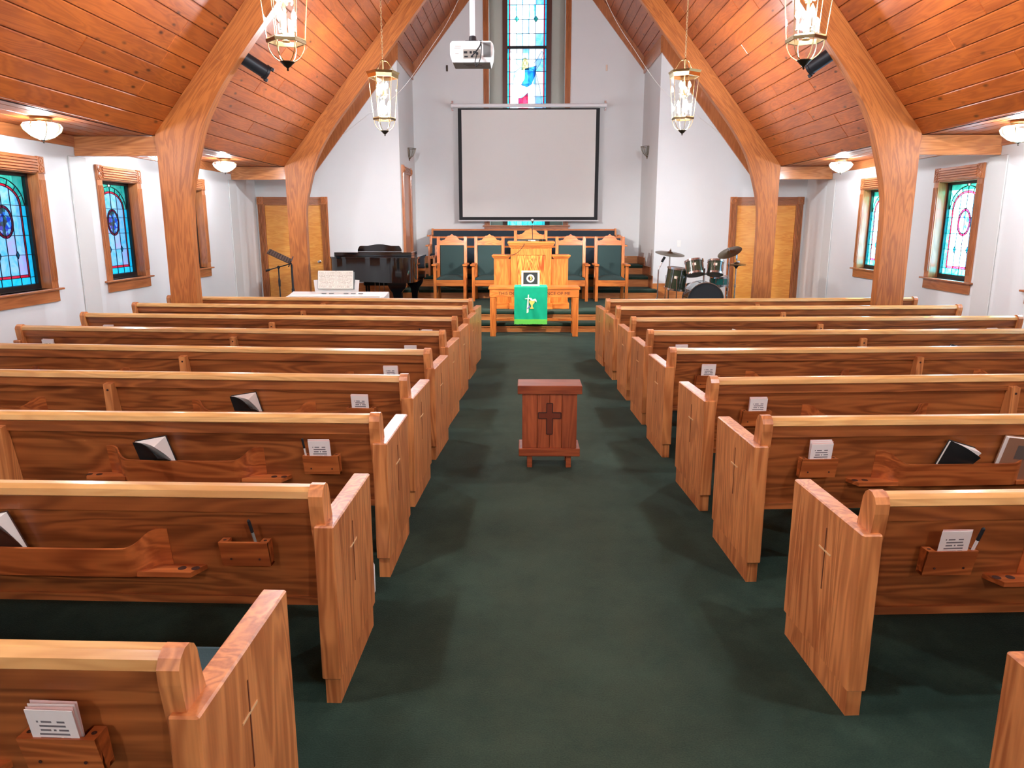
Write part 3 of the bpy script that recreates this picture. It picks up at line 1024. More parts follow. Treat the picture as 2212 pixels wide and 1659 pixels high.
    # diamond accents
    for dx in (-.137, .137):
        pts = [(dx - .022, 1.365), (dx, 1.325), (dx + .022, 1.365), (dx, 1.405)]
        MB().sheet(pts, -0.128).build('diamond_pane', GCYAN, t)
        lead(lm, pts, -0.131, -0.122)
    lm.build('lead_came', LEAD, t)
    return t
WIN_PROTO = []
k = 0
for y in WIN_L:
    k += 1
    stained_window('window_%d' % k, (XL, y, 0), -PI / 2)
for y in WIN_R:
    k += 1
    stained_window('window_%d' % k, (XR, y, 0), PI / 2)

# ---------------------------------------------------------------- tall chancel window
t = struct(empty('window_9', (0, YB, 0)))
for a in (BW0 - 0.115, BW1):
    m = MB().box(a, a + 0.115, -0.025, 0, BWZ, BWT, 0.002)
    for i in range(4):
        c = a + 0.115 * (i + .9) / 4.8
        m.prism([(c - .010, -0.024), (c - .006, -0.034), (c + .006, -0.034), (c + .010, -0.024)], 2, BWZ, BWT - 0.01)
    m.build('side_casing', TRIMZ, t)
MB().box(BW0 - 0.115, BW1 + 0.115, -0.03, 0, BWT, BWT + 0.14, 0.003).build('head_casing', TRIMX, t)
MB().box(BW0 - 0.15, BW1 + 0.15, -0.06, 0.12, BWZ - 0.03, BWZ, 0.005).build('sill', TRIMX, t)
MB().box(BW0 - 0.115, BW1 + 0.115, -0.025, 0, BWZ - 0.10, BWZ - 0.03, 0.003).build('apron', TRIMX, t)
f = MB()
f.box(-.455, -.352, 0.36, 0.44, BWZ, BWT).box(.47, .575, 0.36, 0.44, BWZ, BWT).box(-.352, .47, 0.36, 0.44, BWT - .1, BWT)
f.build('sash_frame', BROWNF, t)
f = MB()
for zc in (3.2, 5.33):
    f.box(-.352, .47, 0.37, 0.43, zc - .025, zc + .025)
f.build('mullion', BLACKF, t)
GX = [-.352, -.318, -.298, -.144, -.022, .118, .258, .412, .43, .47]
GX = [-.352, -.318, -.296, -.155, -.025, .105, .245, .412, .434, .47]
GZ = [BWZ, 1.95, 2.25, 2.55, 2.85, 3.175, 3.225, 3.5, 3.8, 4.1, 4.35, 4.6, 4.85, 5.1, 5.305, 5.355, 5.6, 5.88, 6.16, 6.44, 6.8]
lm = MB()
gmat = [GCYAN, GRED, GWHITE, GWHITE, GSKY, GWHITE, GWHITE, GRED, GCYAN]
for j, (e, f_) in enumerate(zip(GZ, GZ[1:])):
    if f_ - e < 0.06:
        continue
    for i, (a, c) in enumerate(zip(GX, GX[1:])):
        mt = gmat[i]
        if e < 1.9:
            mt = GCYAN
        elif 2 <= i <= 6:
            mt = GSKY if (i * 2 + j) % 3 == 0 else GWHITE
        pts = [(a, e), (c, e), (c, f_), (a, f_)]
        MB().sheet(pts, 0.40).build('pane', mt, t)
        lead(lm, pts, 0.392, 0.404, 0.007)
for dx in (-.155, .245):
    pts = [(dx - .045, 5.88), (dx, 5.82), (dx + .045, 5.88), (dx, 5.94)]
    MB().sheet(pts, 0.39).build('diamond_pane', GTEAL, t)
    lead(lm, pts, 0.384, 0.392, 0.008)
# robed figure with raised arms, in white, blue and red glass
def fig(pts, mt, nm='figure_pane', y=0.386):
    MB().sheet(pts, y).build(nm, mt, t)
    lead(lm, pts, y - 0.004, y + 0.004, 0.006)
fig([(-.28, 4.1), (.40, 4.1), (.34, 4.5), (.24, 4.86), (.12, 4.92), (-.08, 4.92), (-.2, 4.84), (-.25, 4.5)], GWHITE)
fig([(-.2, 4.84), (-.08, 4.92), (-.2, 5.05), (-.27, 5.24), (-.31, 5.22), (-.27, 4.98)], GWHITE)
fig([(.12, 4.92), (.24, 4.86), (.34, 5.0), (.41, 5.22), (.37, 5.25), (.27, 5.08)], GWHITE)
fig([(.02, 4.9), (.26, 4.96), (.24, 4.78), (.15, 4.58), (.06, 4.54), (-.06, 4.58), (.01, 4.7)], GBLUE, y=0.380)
fig([(-.12, 4.1), (.09, 4.1), (.08, 4.42), (-.03, 4.32), (-.12, 4.31)], GRED, y=0.380)
hd = [(.02 + .055 * math.cos(a * PI / 8), 5.02 + .075 * math.sin(a * PI / 8)) for a in range(16)]
fig([(-.055, 4.88), (.1, 4.88), (.09, 5.02), (.06, 5.1), (.02, 5.12), (-.02, 5.1), (-.045, 5.02)], GBROWN, y=0.380)
fig([(.02 + .035 * math.cos(a * PI / 6), 5.01 + .055 * math.sin(a * PI / 6)) for a in range(12)], GWHITE, y=0.374)
lm.build('lead_came', LEAD, t)

# ---------------------------------------------------------------- pews
PL = 3.72
GROOVE = plain('carved_groove', L(104, 52, 26), 0.7)
def make_pew(s):
    """s=+1: pew runs to +x from its aisle end (right of the aisle); s=-1 mirrored. local y: forward, origin at the aisle end of the top rail"""
    t = empty('church_pew')
    X = lambda a, b: (min(s * a, s * b), max(s * a, s * b))
    back = [(-0.028, 0.765), (0.002, 0.765), (0.075, 0.34), (0.045, 0.34)]
    a, b = X(0.0, PL)
    MB().prism(back, 0, a, b).build('back_panel', OAKX, t)
    rail = [(-0.055, 0.772), (-0.050, 0.795), (-0.030, 0.806), (0.0, 0.806), (0.018, 0.794), (0.018, 0.765), (-0.045, 0.765)]
    MB().prism(rail, 0, a, b).build('top_rail', OAKT, t)
    MB().prism([(-0.036, 0.712), (-0.042, 0.765), (-0.026, 0.765), (-0.019, 0.712)], 0, a, b).build('upper_moulding', OAKX, t)
    MB().prism([(0.030, 0.332), (0.030, 0.36), (0.085, 0.36), (0.085, 0.332)], 0, a, b).build('bottom_rail', OAKX, t)
    MB().prism([(0.075, 0.37), (0.075, 0.405), (0.50, 0.435), (0.525, 0.43), (0.53, 0.41), (0.515, 0.395)], 0, a, b).build('seat', OAKX, t)
    a2, b2 = X(0.02, PL - 0.02)
    MB().prism([(0.078, 0.408), (0.075, 0.455), (0.10, 0.462), (0.48, 0.49), (0.505, 0.48), (0.505, 0.44)], 0, a2, b2).build('seat_cushion', CUSH, t)
    for k, (x0, x1) in enumerate(((-0.08, -0.012), (PL + 0.012, PL + 0.08))):
        a, b = X(x0, x1)
        e = MB().box(a, b, -0.075, 0.48, 0.10, 0.68, 0.005).build('end_panel', OAKZ, t)
        MB().box(a + 0.008, b - 0.008, -0.062, 0.467, 0.0, 0.10).build('plinth', OAKZ, e)
        if k == 0:
            f = s * (-0.0805)
            a, b = sorted((f, f - s * 0.0012))
            MB().box(a, b, 0.1715, 0.1765, 0.36, 0.60).build('cross_upright', GROOVE, e)
            MB().box(a - .0006, b + .0006, 0.128, 0.22, 0.509, 0.515).build('cross_bar', GROOVE_LIT, e)  # level groove of the cross, its highlight painted as a pale bar
    for x0, x1 in ((-0.048, 0.0), (PL, PL + 0.048)):
        a, b = X(x0, x1)
        MB().prism([(-0.055, 0.66), (0.04, 0.66), (0.024, 0.72), (0.012, 0.785), (0.0, 0.806), (-0.018, 0.818), (-0.04, 0.818), (-0.06, 0.806), (-0.072, 0.785), (-0.070, 0.75)], 0, a, b).build('back_stile', OAKZ, t)
        c, d = X(x0, x1)
        MB().prism([(-0.055, 0.66), (0.04, 0.66), (0.09, 0.34), (0.02, 0.34)], 0, c, d).build('lower_stile', OAKZ, t)
    a, b = X(1.76, 1.81)
    m = MB().prism([(-0.075, 0.735), (-0.03, 0.742), (0.045, 0.335), (0.06, 0.0), (-0.03, 0.0), (-0.06, 0.3)], 0, a, b)
    br = m.build('centre_bracket', OAKZ, t)
    R = Matrix.Translation(((a + b) / 2, -0.073, 0.70)) @ Matrix.Rotation(PI / 2, 4, 'X')
    MB().lathe([(0.007, -0.002), (0.007, 0.003), (0.001, 0.0035)], 10, R).build('screw_plug', DARKW, br)
    # book racks: thin board bowed out from the back, ends flaring up, cup shelves at both ends
    for x0 in (0.53, 2.24):
        path = [(0.0, 0.0), (0.03, -0.003), (0.06, -0.02), (0.085, -0.048), (0.115, -0.066), (0.16, -0.07)]
        path = path + [(0.385, -0.07)] + [(0.77 - x, y) for x, y in reversed(path)]
        tops = [0.635, 0.635, 0.628, 0.605, 0.588, 0.582, 0.580, 0.582, 0.588, 0.605, 0.628, 0.635, 0.635]
        ly = lambda z: 0.045 - 0.073 * (z - 0.34) / 0.425 - 0.003
        A = [Vector((s * (x0 + x), ly(z) + y, z)) for (x, y), z in zip(path, tops)]
        B = [Vector((s * (x0 + x), ly(0.47) + y, 0.47)) for (x, y) in path]
        r = MB().strip(bez(A, 3), bez(B, 3), 0.012, 1).build('book_rack', RACK, t, 30)
        for c0, c1, fl in ((x0 - 0.12, x0 + 0.10, 1), (x0 + 0.67, x0 + 0.89, -1)):
            yb = ly(0.47) + 0.001
            pts = [(s * c0, yb), (s * c1, yb), (s * (c1 - (0.0 if fl > 0 else 0.03)), yb - 0.07), (s * (c0 + (0.03 if fl > 0 else 0.0)), yb - 0.07)]
            sh = MB().prism(pts, 2, 0.472, 0.490).build('cup_shelf', RACK, r)
            hx = (c0 + 0.05) if fl > 0 else (c1 - 0.05)
            for q in (-0.024, 0.024):
                MB().lathe([(0.001, 0.4905), (0.0145, 0.4905), (0.0145, 0.4912), (0.001, 0.4912)], 14, cx=s * (hx + q), cy=yb - 0.036, caps=False).build('cup_hole', DARKW, r)
    for x0 in (0.155, 3.395):
        yb = 0.045 - 0.073 * (0.57 - 0.34) / 0.425 - 0.003
        a, b = X(x0, x0 + 0.17)
        m = MB()
        sh = 0.010
        m.prism([(yb - 0.006, 0.515), (yb - 0.042, 0.515), (yb - 0.066, 0.612), (yb - 0.056, 0.612), (yb - 0.036, 0.525), (yb - 0.016, 0.525)], 0, a, b)
        for c, d in ((a, a + 0.028), (b - 0.028, b)):
            m.prism([(yb - 0.006, 0.515), (yb - 0.041, 0.515), (yb - 0.065, 0.611), (yb - 0.018, 0.611)], 0, c, d)
        cb = m.build('card_box', RACK, t)
        for c in (a + 0.014, b - 0.014):
            MB().lathe([(0.001, 0.6115), (0.006, 0.6115), (0.006, 0.612), (0.001, 0.612)], 10, cx=c, cy=yb - 0.042, caps=False).build('peg_hole', DARKW, cb)
        for c in (a + 0.035, b - 0.035):
            R = Matrix.Translation((c, yb - 0.0515, 0.545)) @ Matrix.Rotation(PI / 2, 4, 'X')
            MB().lathe([(0.004, 0), (0.004, 0.001)], 8, R).build('screw_hole', DARKW, cb)
    return t
# row number from the chancel: aisle end of the top rail (x, y) and splay in degrees
ROWS_R = {1: (1.028, 8.87, 4.2), 2: (1.052, 8.07, 2.9), 3: (1.075, 7.10, 2.8), 4: (1.087, 6.21, 2.7), 5: (1.093, 5.30, 3.2), 6: (1.126, 4.26, 4.0), 7: (1.141, 3.36, 3.0), 8: (1.196, 2.37, 3.0), 9: (1.262, 1.145, 2.5)}
ROWS_L = {1: (-.648, 8.87, 4.6), 2: (-.656, 8.08, 4.2), 3: (-.680, 7.10, 4.5), 4: (-.695, 6.15, 4.6), 5: (-.700, 5.22, 4.2), 6: (-.722, 4.30, 3.2), 7: (-.713, 3.38, 1.4), 8: (-.719, 2.41, 1.3), 9: (-.749, 1.42, 1.0)}
ORD = {1: 'first', 2: 'second', 3: 'third', 4: 'fourth', 5: 'fifth', 6: 'sixth', 7: 'seventh', 8: 'eighth', 9: 'ninth'}
PEWS = {}
for s, rows, side in ((1, ROWS_R, 'drum kit'), (-1, ROWS_L, 'piano')):
    proto = make_pew(s)
    first = True
    for r in range(1, 10):
        x, y, a = rows[r]
        o = proto if first else copy_tree(proto)
        first = False
        o.location = (x, y, 0)
        o.rotation_euler = (0, 0, s * math.radians(a))
        tag(o, 'oak church pew in the %s row from the chancel, %s side' % (ORD[r], side), 'pew', 'pews on the %s side' % side)
        PEWS[(s, r)] = o
for s in (1, -1):
    for ch in PEWS[(s, 2)].children:
        if ch.name.split('.')[0] in ('seat', 'seat_cushion'):
            me = ch.data.copy()
            for v in me.vertices:
                if abs(v.co.x) > 1.0:
                    v.co.x = s * (3.0 if s > 0 else 3.08)
            ch.data = me
def pw(s, r, x, y, z):
    """pew-local (distance from the aisle end, forward, up) to world"""
    o = PEWS[(s, r)]
    a = o.rotation_euler.z
    lx = s * x
    return (o.location.x + lx * math.cos(a) - y * math.sin(a), o.location.y + lx * math.sin(a) + y * math.cos(a), z)

# ---------------------------------------------------------------- cards, pens and books in the pew racks
def card_mesh(w, h, th, mt):
    return MB().box(-w / 2, w / 2, -th / 2, th / 2, 0, h).mesh('card', mt)
_c1, _c2 = card_mesh(0.102, 0.165, 0.0015, CARD), card_mesh(0.102, 0.165, 0.0015, PINKP)
def place_cards(s, r, n, lab, x=0.24, dx=0.0, z=0.527, tilt=0.20, lean=0.0):
    p = pw(s, r, x + dx, -0.028, z)
    t = thing('card_stack', lab, 'cards', p, PEWS[(s, r)].rotation_euler.z, 'visitor cards in the pew card boxes')
    for i in range(n):
        o = put('card', _c1 if i == 0 else (_c2 if i % 2 else _c1), t, (random.uniform(-.002, .002) + 0.004 * i * s * 0.4, -0.012 + i * 0.0045, 0.0015 * i))
        o.rotation_euler = (tilt - 0.02 * i, random.uniform(-.02, .02) + lean, 0)
    return t
SIDE = {1: 'drum kit', -1: 'piano'}
for s, r, n, extra in ((-1, 9, 4, ''), (-1, 7, 3, ''), (-1, 6, 4, ''), (-1, 5, 3, ''), (-1, 4, 2, ''), (-1, 3, 2, ''), (1, 8, 2, ''), (1, 7, 6, ''), (1, 6, 4, ''), (1, 5, 4, ''), (1, 4, 3, '')):
    place_cards(s, r, n, 'small printed cards in the aisle-end card box of the %s pew, %s side' % (ORD[r], SIDE[s]))
for s, r in ((-1, 4), (-1, 3), (1, 3), (1, 2)):
    place_cards(s, r, 4, 'pinkish cards in the wall-end card box of the %s pew, %s side' % (ORD[r], SIDE[s]), x=3.48)
def pen(s, r, x, lab, col, tilt):
    p = pw(s, r, x, -0.030, 0.528)
    t = thing('pen', lab, 'pen', p, PEWS[(s, r)].rotation_euler.z, 'pens in the pew card boxes')
    M = Matrix.Rotation(0.22, 4, 'X') @ Matrix.Rotation(tilt, 4, 'Y')
    MB().lathe([(0.0018, 0), (0.005, 0.012), (0.005, 0.125), (0.001, 0.126)], 8, M).build('barrel', WHITEP if col else GREYPL, t)
    MB().lathe([(0.0056, 0.125), (0.0056, 0.172), (0.003, 0.176)], 8, M).build('cap', MATTE, t)
pen(-1, 8, 0.19, 'black-capped pen alone in an otherwise empty card box', 0, 0.12 * -1)
pen(-1, 7, 0.305, 'black and white pen beside cards on the seventh pew, piano side', 1, -0.08)
pen(1, 8, 0.30, 'white pen leaning beside cards on the eighth pew, drum side', 1, 0.16)
pen(-1, 3, 0.305, 'pen beside cards on the third pew, piano side', 1, -0.05)
def book(s, r, x, lab, cov, tilt, w=0.125, h=0.205, fan=0.05, z=0.482, lean=0.17, deep=0.020):
    p = pw(s, r, x, -0.002, z)
    t = thing('book', lab, 'book', p, PEWS[(s, r)].rotation_euler.z, 'books in the pew racks')
    M = Matrix.Rotation(lean, 4, 'X') @ Matrix.Rotation(tilt, 4, 'Y')
    nx, nz = 10, 10
    def fl(u, v, amp):          # the free top corner curls forward
        return -amp * (u ** 1.5) * max(0.0, (v - 0.25) / 0.75) ** 1.4
    for nm, mt, y0, y1, g, a0, a1 in (('back_cover', cov, -0.003, 0.0, 0.004, 0.0, 0.0), ('front_cover', cov, -deep, -deep + 0.0025, 0.004, fan, fan), ('pages', PAPER, -deep + 0.003, -0.0035, 0.0, fan * 0.9, 0.0)):
        m = MB()
        F, B = [], []
        for j in range(nz + 1):
            fr, bk = [], []
            for i in range(nx + 1):
                u, v = i / nx, j / nz
                xx, zz = -w / 2 - g + (w + 2 * g) * u, (h + g) * v
                drop = 0.25 * fan * (u ** 2) * (v ** 2) if nm == 'front_cover' else 0.0
                fr.append(m.bm.verts.new(M @ Vector((xx, y0 + fl(u, v, a0), zz - drop * 2.2))))
                bk.append(m.bm.verts.new(M @ Vector((xx, y1 + fl(u, v, a1), zz - drop * 2.2))))
            F.append(fr)
            B.append(bk)
        fs = []
        for j in range(nz):
            for i in range(nx):
                fs.append(m.bm.faces.new((F[j][i], F[j][i + 1], F[j + 1][i + 1], F[j + 1][i])))
                fs.append(m.bm.faces.new((B[j][i], B[j + 1][i], B[j + 1][i + 1], B[j][i + 1])))
        for j in range(nz):
            fs.append(m.bm.faces.new((F[j][0], F[j + 1][0], B[j + 1][0], B[j][0])))
            fs.append(m.bm.faces.new((F[j][nx], B[j][nx], B[j + 1][nx], F[j + 1][nx])))
        for i in range(nx):
            fs.append(m.bm.faces.new((F[0][i], B[0][i], B[0][i + 1], F[0][i + 1])))
            fs.append(m.bm.faces.new((F[nz][i], F[nz][i + 1], B[nz][i + 1], B[nz][i])))
        bmesh.ops.recalc_face_normals(m.bm, faces=fs)
        m.build(nm, mt, t, 40)
    return t
book(-1, 7, 1.02, 'black soft-cover book curling open in the seventh pew rack', COVER, -0.20, fan=0.11, w=0.155)
book(-1, 6, 0.92, 'black soft-cover book curling open in the sixth pew rack', COVER, -0.18, fan=0.11, w=0.155)
book(-1, 8, 1.085, 'dark brown book with loose white papers in the eighth pew rack', BROWND, -0.25, fan=0.05, w=0.14, h=0.215)
book(1, 7, 0.86, 'black bible with ruffled pages in the seventh pew rack', COVER, 0.30, fan=0.045, w=0.135, h=0.20)
b = book(1, 7, 1.17, 'brown hymnal with grey square emblem in the seventh pew rack', BROWNC, 0.12, fan=0.0, w=0.15, h=0.225, deep=0.032)
M = Matrix.Rotation(0.17, 4, 'X') @ Matrix.Rotation(0.12, 4, 'Y')
MB().box(-0.022, 0.032, -0.0335, -0.0321, 0.125, 0.195, M=M).build('cover_emblem', plain('emblem_grey', L(96, 84, 76), 0.6), b)
book(1, 4, 2.58, 'open book with fanned pages in the fourth pew rack', COVER, 0.2, fan=0.05, w=0.13, h=0.19)
book(1, 3, 0.95, 'thin white booklet lying in the third pew rack, drum side', PAPER, 0.3, fan=0.01, w=0.15, h=0.20, deep=0.010)
book(1, 3, 2.62, 'pale paper booklet in the far rack of the third pew', PAPER, 0.15, fan=0.015, w=0.15, h=0.185, deep=0.012)
book(-1, 2, 0.84, 'pale booklet in the rack of the second pew, piano side', PAPER, 0.05, fan=0.01, w=0.15, h=0.195, deep=0.012)
# white plastic jug on the carpet between two pews
p = pw(-1, 7, -0.02, -0.22, 0)
t = thing('plastic_jug', 'white plastic jug on the carpet behind the seventh pew', 'jug', (p[0] - 0.05, p[1] + 0.0, 0))
MB().lathe([(0.06, 0), (0.065, 0.01), (0.065, 0.13), (0.05, 0.165), (0.02, 0.19)], 16).build('body', WHITEP, t, 40)
MB().lathe([(0.021, 0.188), (0.021, 0.205), (0.001, 0.206)], 12).build('cap', MATTE, t)

# ---------------------------------------------------------------- wooden box with cross in the aisle
t = thing('offering_box', 'reddish wooden box stand with a carved cross, alone in the aisle', 'box', (0.185, 5.08, 0))
MB().box(-0.222, 0.222, -0.115, 0.115, 0.535, 0.595, 0.004).build('top', CHERRYX, t)
MB().box(-0.19, 0.19, -0.085, 0.10, 0.145, 0.535).build('carcass', CHERRY, t)
for a, b in ((-0.19, -0.087), (-0.086, 0.0), (0.001, 0.084), (0.085, 0.19)):
    MB().box(a + 0.0008, b - 0.0008, -0.097, -0.085, 0.145, 0.535, 0.002).build('plank', CHERRY, t)
MB().box(-0.214, 0.214, -0.112, 0.115, 0.088, 0.145, 0.004).build('base_board', CHERRYX, t)
for x in (-0.155, 0.118):
    for y in (-0.09, 0.06):
        MB().box(x, x + 0.036, y, y + 0.035, 0, 0.088, 0.003).build('foot', CHERRYX, t)
cr = [(-.02, .248), (.02, .248), (.02, .36), (.078, .36), (.078, .402), (.02, .402), (.02, .468), (-.02, .468), (-.02, .402), (-.078, .402), (-.078, .36), (-.02, .36)]
MB().prism(cr, 1, -0.1005, -0.097).build('carved_cross', plain('cross_brown', L(112, 48, 24), 0.4), t)
m = MB()
lead(m, cr, -0.102, -0.097, 0.006)
m.build('cross_groove', DARKW, t)

# ---------------------------------------------------------------- communion table
t = thing('communion_table', 'oak communion table with carved lettering on its front rail', 'table', (0.165, 11.20, 0))
MB().box(-0.69, 0.69, 0.0, 0.46, 0.715, 0.75, 0.004).build('table_top', FURX, t)
MB().box(-0.675, 0.675, 0.008, 0.03, 0.60, 0.715, 0.002).build('apron', FURX, t)
MB().box(-0.675, 0.675, 0.42, 0.45, 0.60, 0.715).build('apron', FURX, t)
for x in (-0.67, 0.585):
    for y in (0.012, 0.36):
        m = MB().box(x, x + 0.085, y, y + 0.085, 0, 0.60, 0.004)
        if y < 0.1:
            m.box(x + 0.018, x + 0.022, y - 0.003, y, 0.05, 0.58).box(x + 0.062, x + 0.066, y - 0.003, y, 0.05, 0.58)
        m.build('leg', FURZ, t)
MB().box(-0.585, 0.585, 0.19, 0.27, 0.215, 0.25, 0.003).build('stretcher', FURX, t)
for x in (-0.645, 0.61):
    MB().box(x, x + 0.035, 0.097, 0.36, 0.215, 0.25).build('side_stretcher', FURX, t)
me = text_mesh('THIS DO IN REMEMBRANCE OF ME', 0.064, DARKW, 0.0012)
o = put('carved_lettering', me, t, (0, 0.0075, 0.656))
o.rotation_euler = (PI / 2, 0, 0)
xs = [v.co.x for v in me.vertices]
o.scale = (1.08 / (max(xs) - min(xs)), 1, 1)

# green runner with embroidery and fringe
t = thing('table_runner', 'bright green cloth with embroidered cross and chalice over table front', 'cloth', (0.113, 11.20, 0))
def cloth_panel(x0, x1, z0, z1, y, amp, nx=40, nz=36):
    m = MB()
    g = []
    for j in range(nz + 1):
        row = []
        for i in range(nx + 1):
            u, v = i / nx, j / nz
            z = z1 + (z0 - z1) * v
            w = amp * v * v
            yy = y - 0.003 - w * (0.6 + 0.5 * math.sin(u * 9 + v * 5) + 0.5 * math.sin(u * 17 - v * 7 + 1.2))
            row.append(m.bm.verts.new((x0 + (x1 - x0) * u, yy, z)))
        g.append(row)
    for j in range(nz):
        for i in range(nx):
            m.bm.faces.new((g[j][i], g[j][i + 1], g[j + 1][i + 1], g[j + 1][i]))
    return m
m = cloth_panel(-0.25, 0.25, 0.265, 0.754, -0.001, 0.012)
r = bmesh.ops.solidify(m.bm, geom=list(m.bm.faces), thickness=0.003)
m.box(-0.25, 0.25, -0.004, 0.46, 0.7505, 0.7535)
m.build('cloth', CLOTH, t, 60)
m = MB()
for i in range(100):
    x = -0.25 + 0.5 * (i + 0.5) / 100
    u = (i + 0.5) / 100
    yy = -0.004 - 0.012 * (0.6 + 0.5 * math.sin(u * 9 + 5) + 0.5 * math.sin(u * 17 - 7 + 1.2))
    h = random.uniform(-.004, .004)
    m.box(x - 0.0023, x + 0.0023, yy - 0.0035 + random.uniform(-.002, .002), yy + 0.002, 0.195 + h, 0.268)
m.build('fringe', FRINGE, t)['kind'] = 'stuff'
def emb(nm, pts, mt, y=-0.0065):
    MB().prism([(x, z) for x, z in pts], 1, y - 0.012, y - 0.0095).build(nm, mt, t)
emb('embroidered_cross', [(-.062, .365), (-.034, .375), (-.032, .575), (.0, .578), (-.0, .592), (-.03, .595), (-.028, .645), (-.045, .635), (-.047, .592), (-.09, .582), (-.088, .574), (-.05, .575), (-.06, .45)], IVORY)
emb('embroidered_chalice', [(-.018, .43), (.046, .43), (.038, .445), (.026, .47), (.03, .49), (.055, .52), (.062, .55), (-.025, .55), (-.02, .52), (.004, .485), (.008, .465)], GOLDT)
emb('embroidered_lilies', [(-.012, .56), (.03, .545), (.058, .555), (.088, .525), (.085, .56), (.07, .58), (.045, .575), (.028, .565), (.008, .59), (-.012, .585)], WHITEP, -0.007)
emb('embroidered_grapes', [(-.06, .43), (-.045, .425), (-.02, .445), (-.005, .475), (-.012, .485), (-.035, .46)], PURPT, -0.007)
# framed emblem standing on the table
t = thing('picture_frame', 'pale wooden picture frame with gold ring emblem standing on table', 'picture frame', (0.107, 11.30, 0.757))
t.rotation_euler = (-0.10, 0, 0)
m = MB()
for a, b, c, d in ((-.138, .138, 0, .03), (-.138, .138, .205, .235), (-.138, -.108, .03, .205), (.108, .138, .03, .205)):
    m.box(a, b, -0.012, 0.012, c, d, 0.004)
m.build('frame', FROST, t)
MB().box(-.108, .108, -0.002, 0.008, .03, .205).build('mat_board', plain('speckled_black', L(34, 36, 36), 0.7, var=0.6, bscale=220), t)
R = Matrix.Translation((0, -0.002, .118)) @ Matrix.Rotation(PI / 2, 4, 'X')
MB().lathe([(.036, 0), (.036, .003), (.060, .003), (.060, 0)], 28, R, caps=False).build('gold_ring', IVORY, t, 40)
MB().lathe([(.001, .001), (.034, .001), (.034, 0)], 24, R, caps=False).build('emblem_disc', DARKW, t)
MB().prism([(-.005, .092), (.018, .1), (.02, .128), (.008, .148), (-.012, .146), (-.006, .13), (.004, .118), (-.008, .11)], 1, -0.0045, -0.003).build('emblem_figure', GOLDT, t)

# ---------------------------------------------------------------- pulpit
t = thing('pulpit', 'oak pulpit with curly veneer front panel and lower side wings', 'pulpit', (0.125, 12.28, 0.30))
MB().box(-.335, .335, 0.0, 0.42, 0.03, 1.0, 0.003).build('centre_body', FURZ, t)
def slab(x0, x1, y0, y1, z, th, nm, n=3):
    m = MB().box(x0, x1, y0, y1, z - th * .38, z, 0.006)
    for i in range(n):
        k = 0.012 * (i + 1)
        zz = z - th * .38 - th * .62 * i / n
        m.box(x0 + k, x1 - k, y0 + k, y1 - k * .2, zz - th * .62 / n, zz, 0.003)
    m.build(nm, FURX, t)
slab(-.385, .385, -0.05, 0.46, 1.105, 0.105, 'desk_top')
for s in (-1, 1):
    a, b = sorted((s * .336, s * .61))
    MB().box(a, b, 0.035, 0.37, 0.03, 0.82, 0.003).build('side_wing', FURZ, t)
    a, b = sorted((s * .337, s * .645))
    slab(a, b, 0.0, 0.40, 0.885, 0.07, 'wing_cap')
m = MB()
for a, b, c, d in ((-.325, -.235, .10, .985), (.235, .325, .10, .985), (-.235, .235, .885, .985), (-.235, .235, .10, .2)):
    m.box(a, b, -0.014, 0.0, c, d, 0.002)
m.build('panel_frame', FURZ, t)
MB().box(-.235, .235, -0.005, 0.0, .2, .885).build('veneer_panel', CURLY, t)
for a, b, y in ((-.36, .36, -0.025), (-.635, -.361, 0.012), (.361, .635, 0.012)):
    MB().box(a, b, y, 0.43, 0.0, 0.10, 0.006).build('base_moulding', FURX, t)
# microphone on the pulpit
t = thing('microphone', 'gooseneck microphone standing on the pulpit desk', 'microphone', (0.145, 12.45, 1.405))
MB().box(-.07, .05, -.05, .05, 0.0, 0.018, 0.004).build('base', FROST, t)
MB().tube(bez([(0, 0, .018), (.004, 0, .10), (-.002, -.01, .2), (.0, -.02, .30)], 6), .006, 8).build('gooseneck', BLACK, t, 40)
MB().ball((0.0, -.022, .335), .026).build('windscreen', plain('mic_mesh', L(150, 150, 150), 0.4, 0.8), t, 40)
MB().lathe([(.012, .285), (.02, .315), (.014, .32)], 12, cx=0, cy=-.021).build('collar', CHROME, t, 40)
tag(MB().tube(bez([(0.12, 12.40, 1.412), (0.03, 12.26, 1.40), (0.0, 12.222, 1.335), (-.08, 12.226, 1.24), (-.16, 12.25, 1.195), (-.24, 12.26, 1.188), (-.3, 12.35, 1.19)], 6), .004, 6).build('microphone_cable', MATTE, None, 40), 'thin black cable trailing down the pulpit front', 'cable')
t = thing('sunglasses', 'small dark eyeglasses folded on the pulpit top', 'glasses', (0.31, 12.36, 1.4055))
for x in (-.03, .03):
    MB().box(x - .024, x + .024, -.004, .004, 0.0, .032, .006).build('lens', PIANO, t)
MB().box(-.055, .055, .005, .045, 0.0, .008, .002).build('folded_arms', BLACK, t)

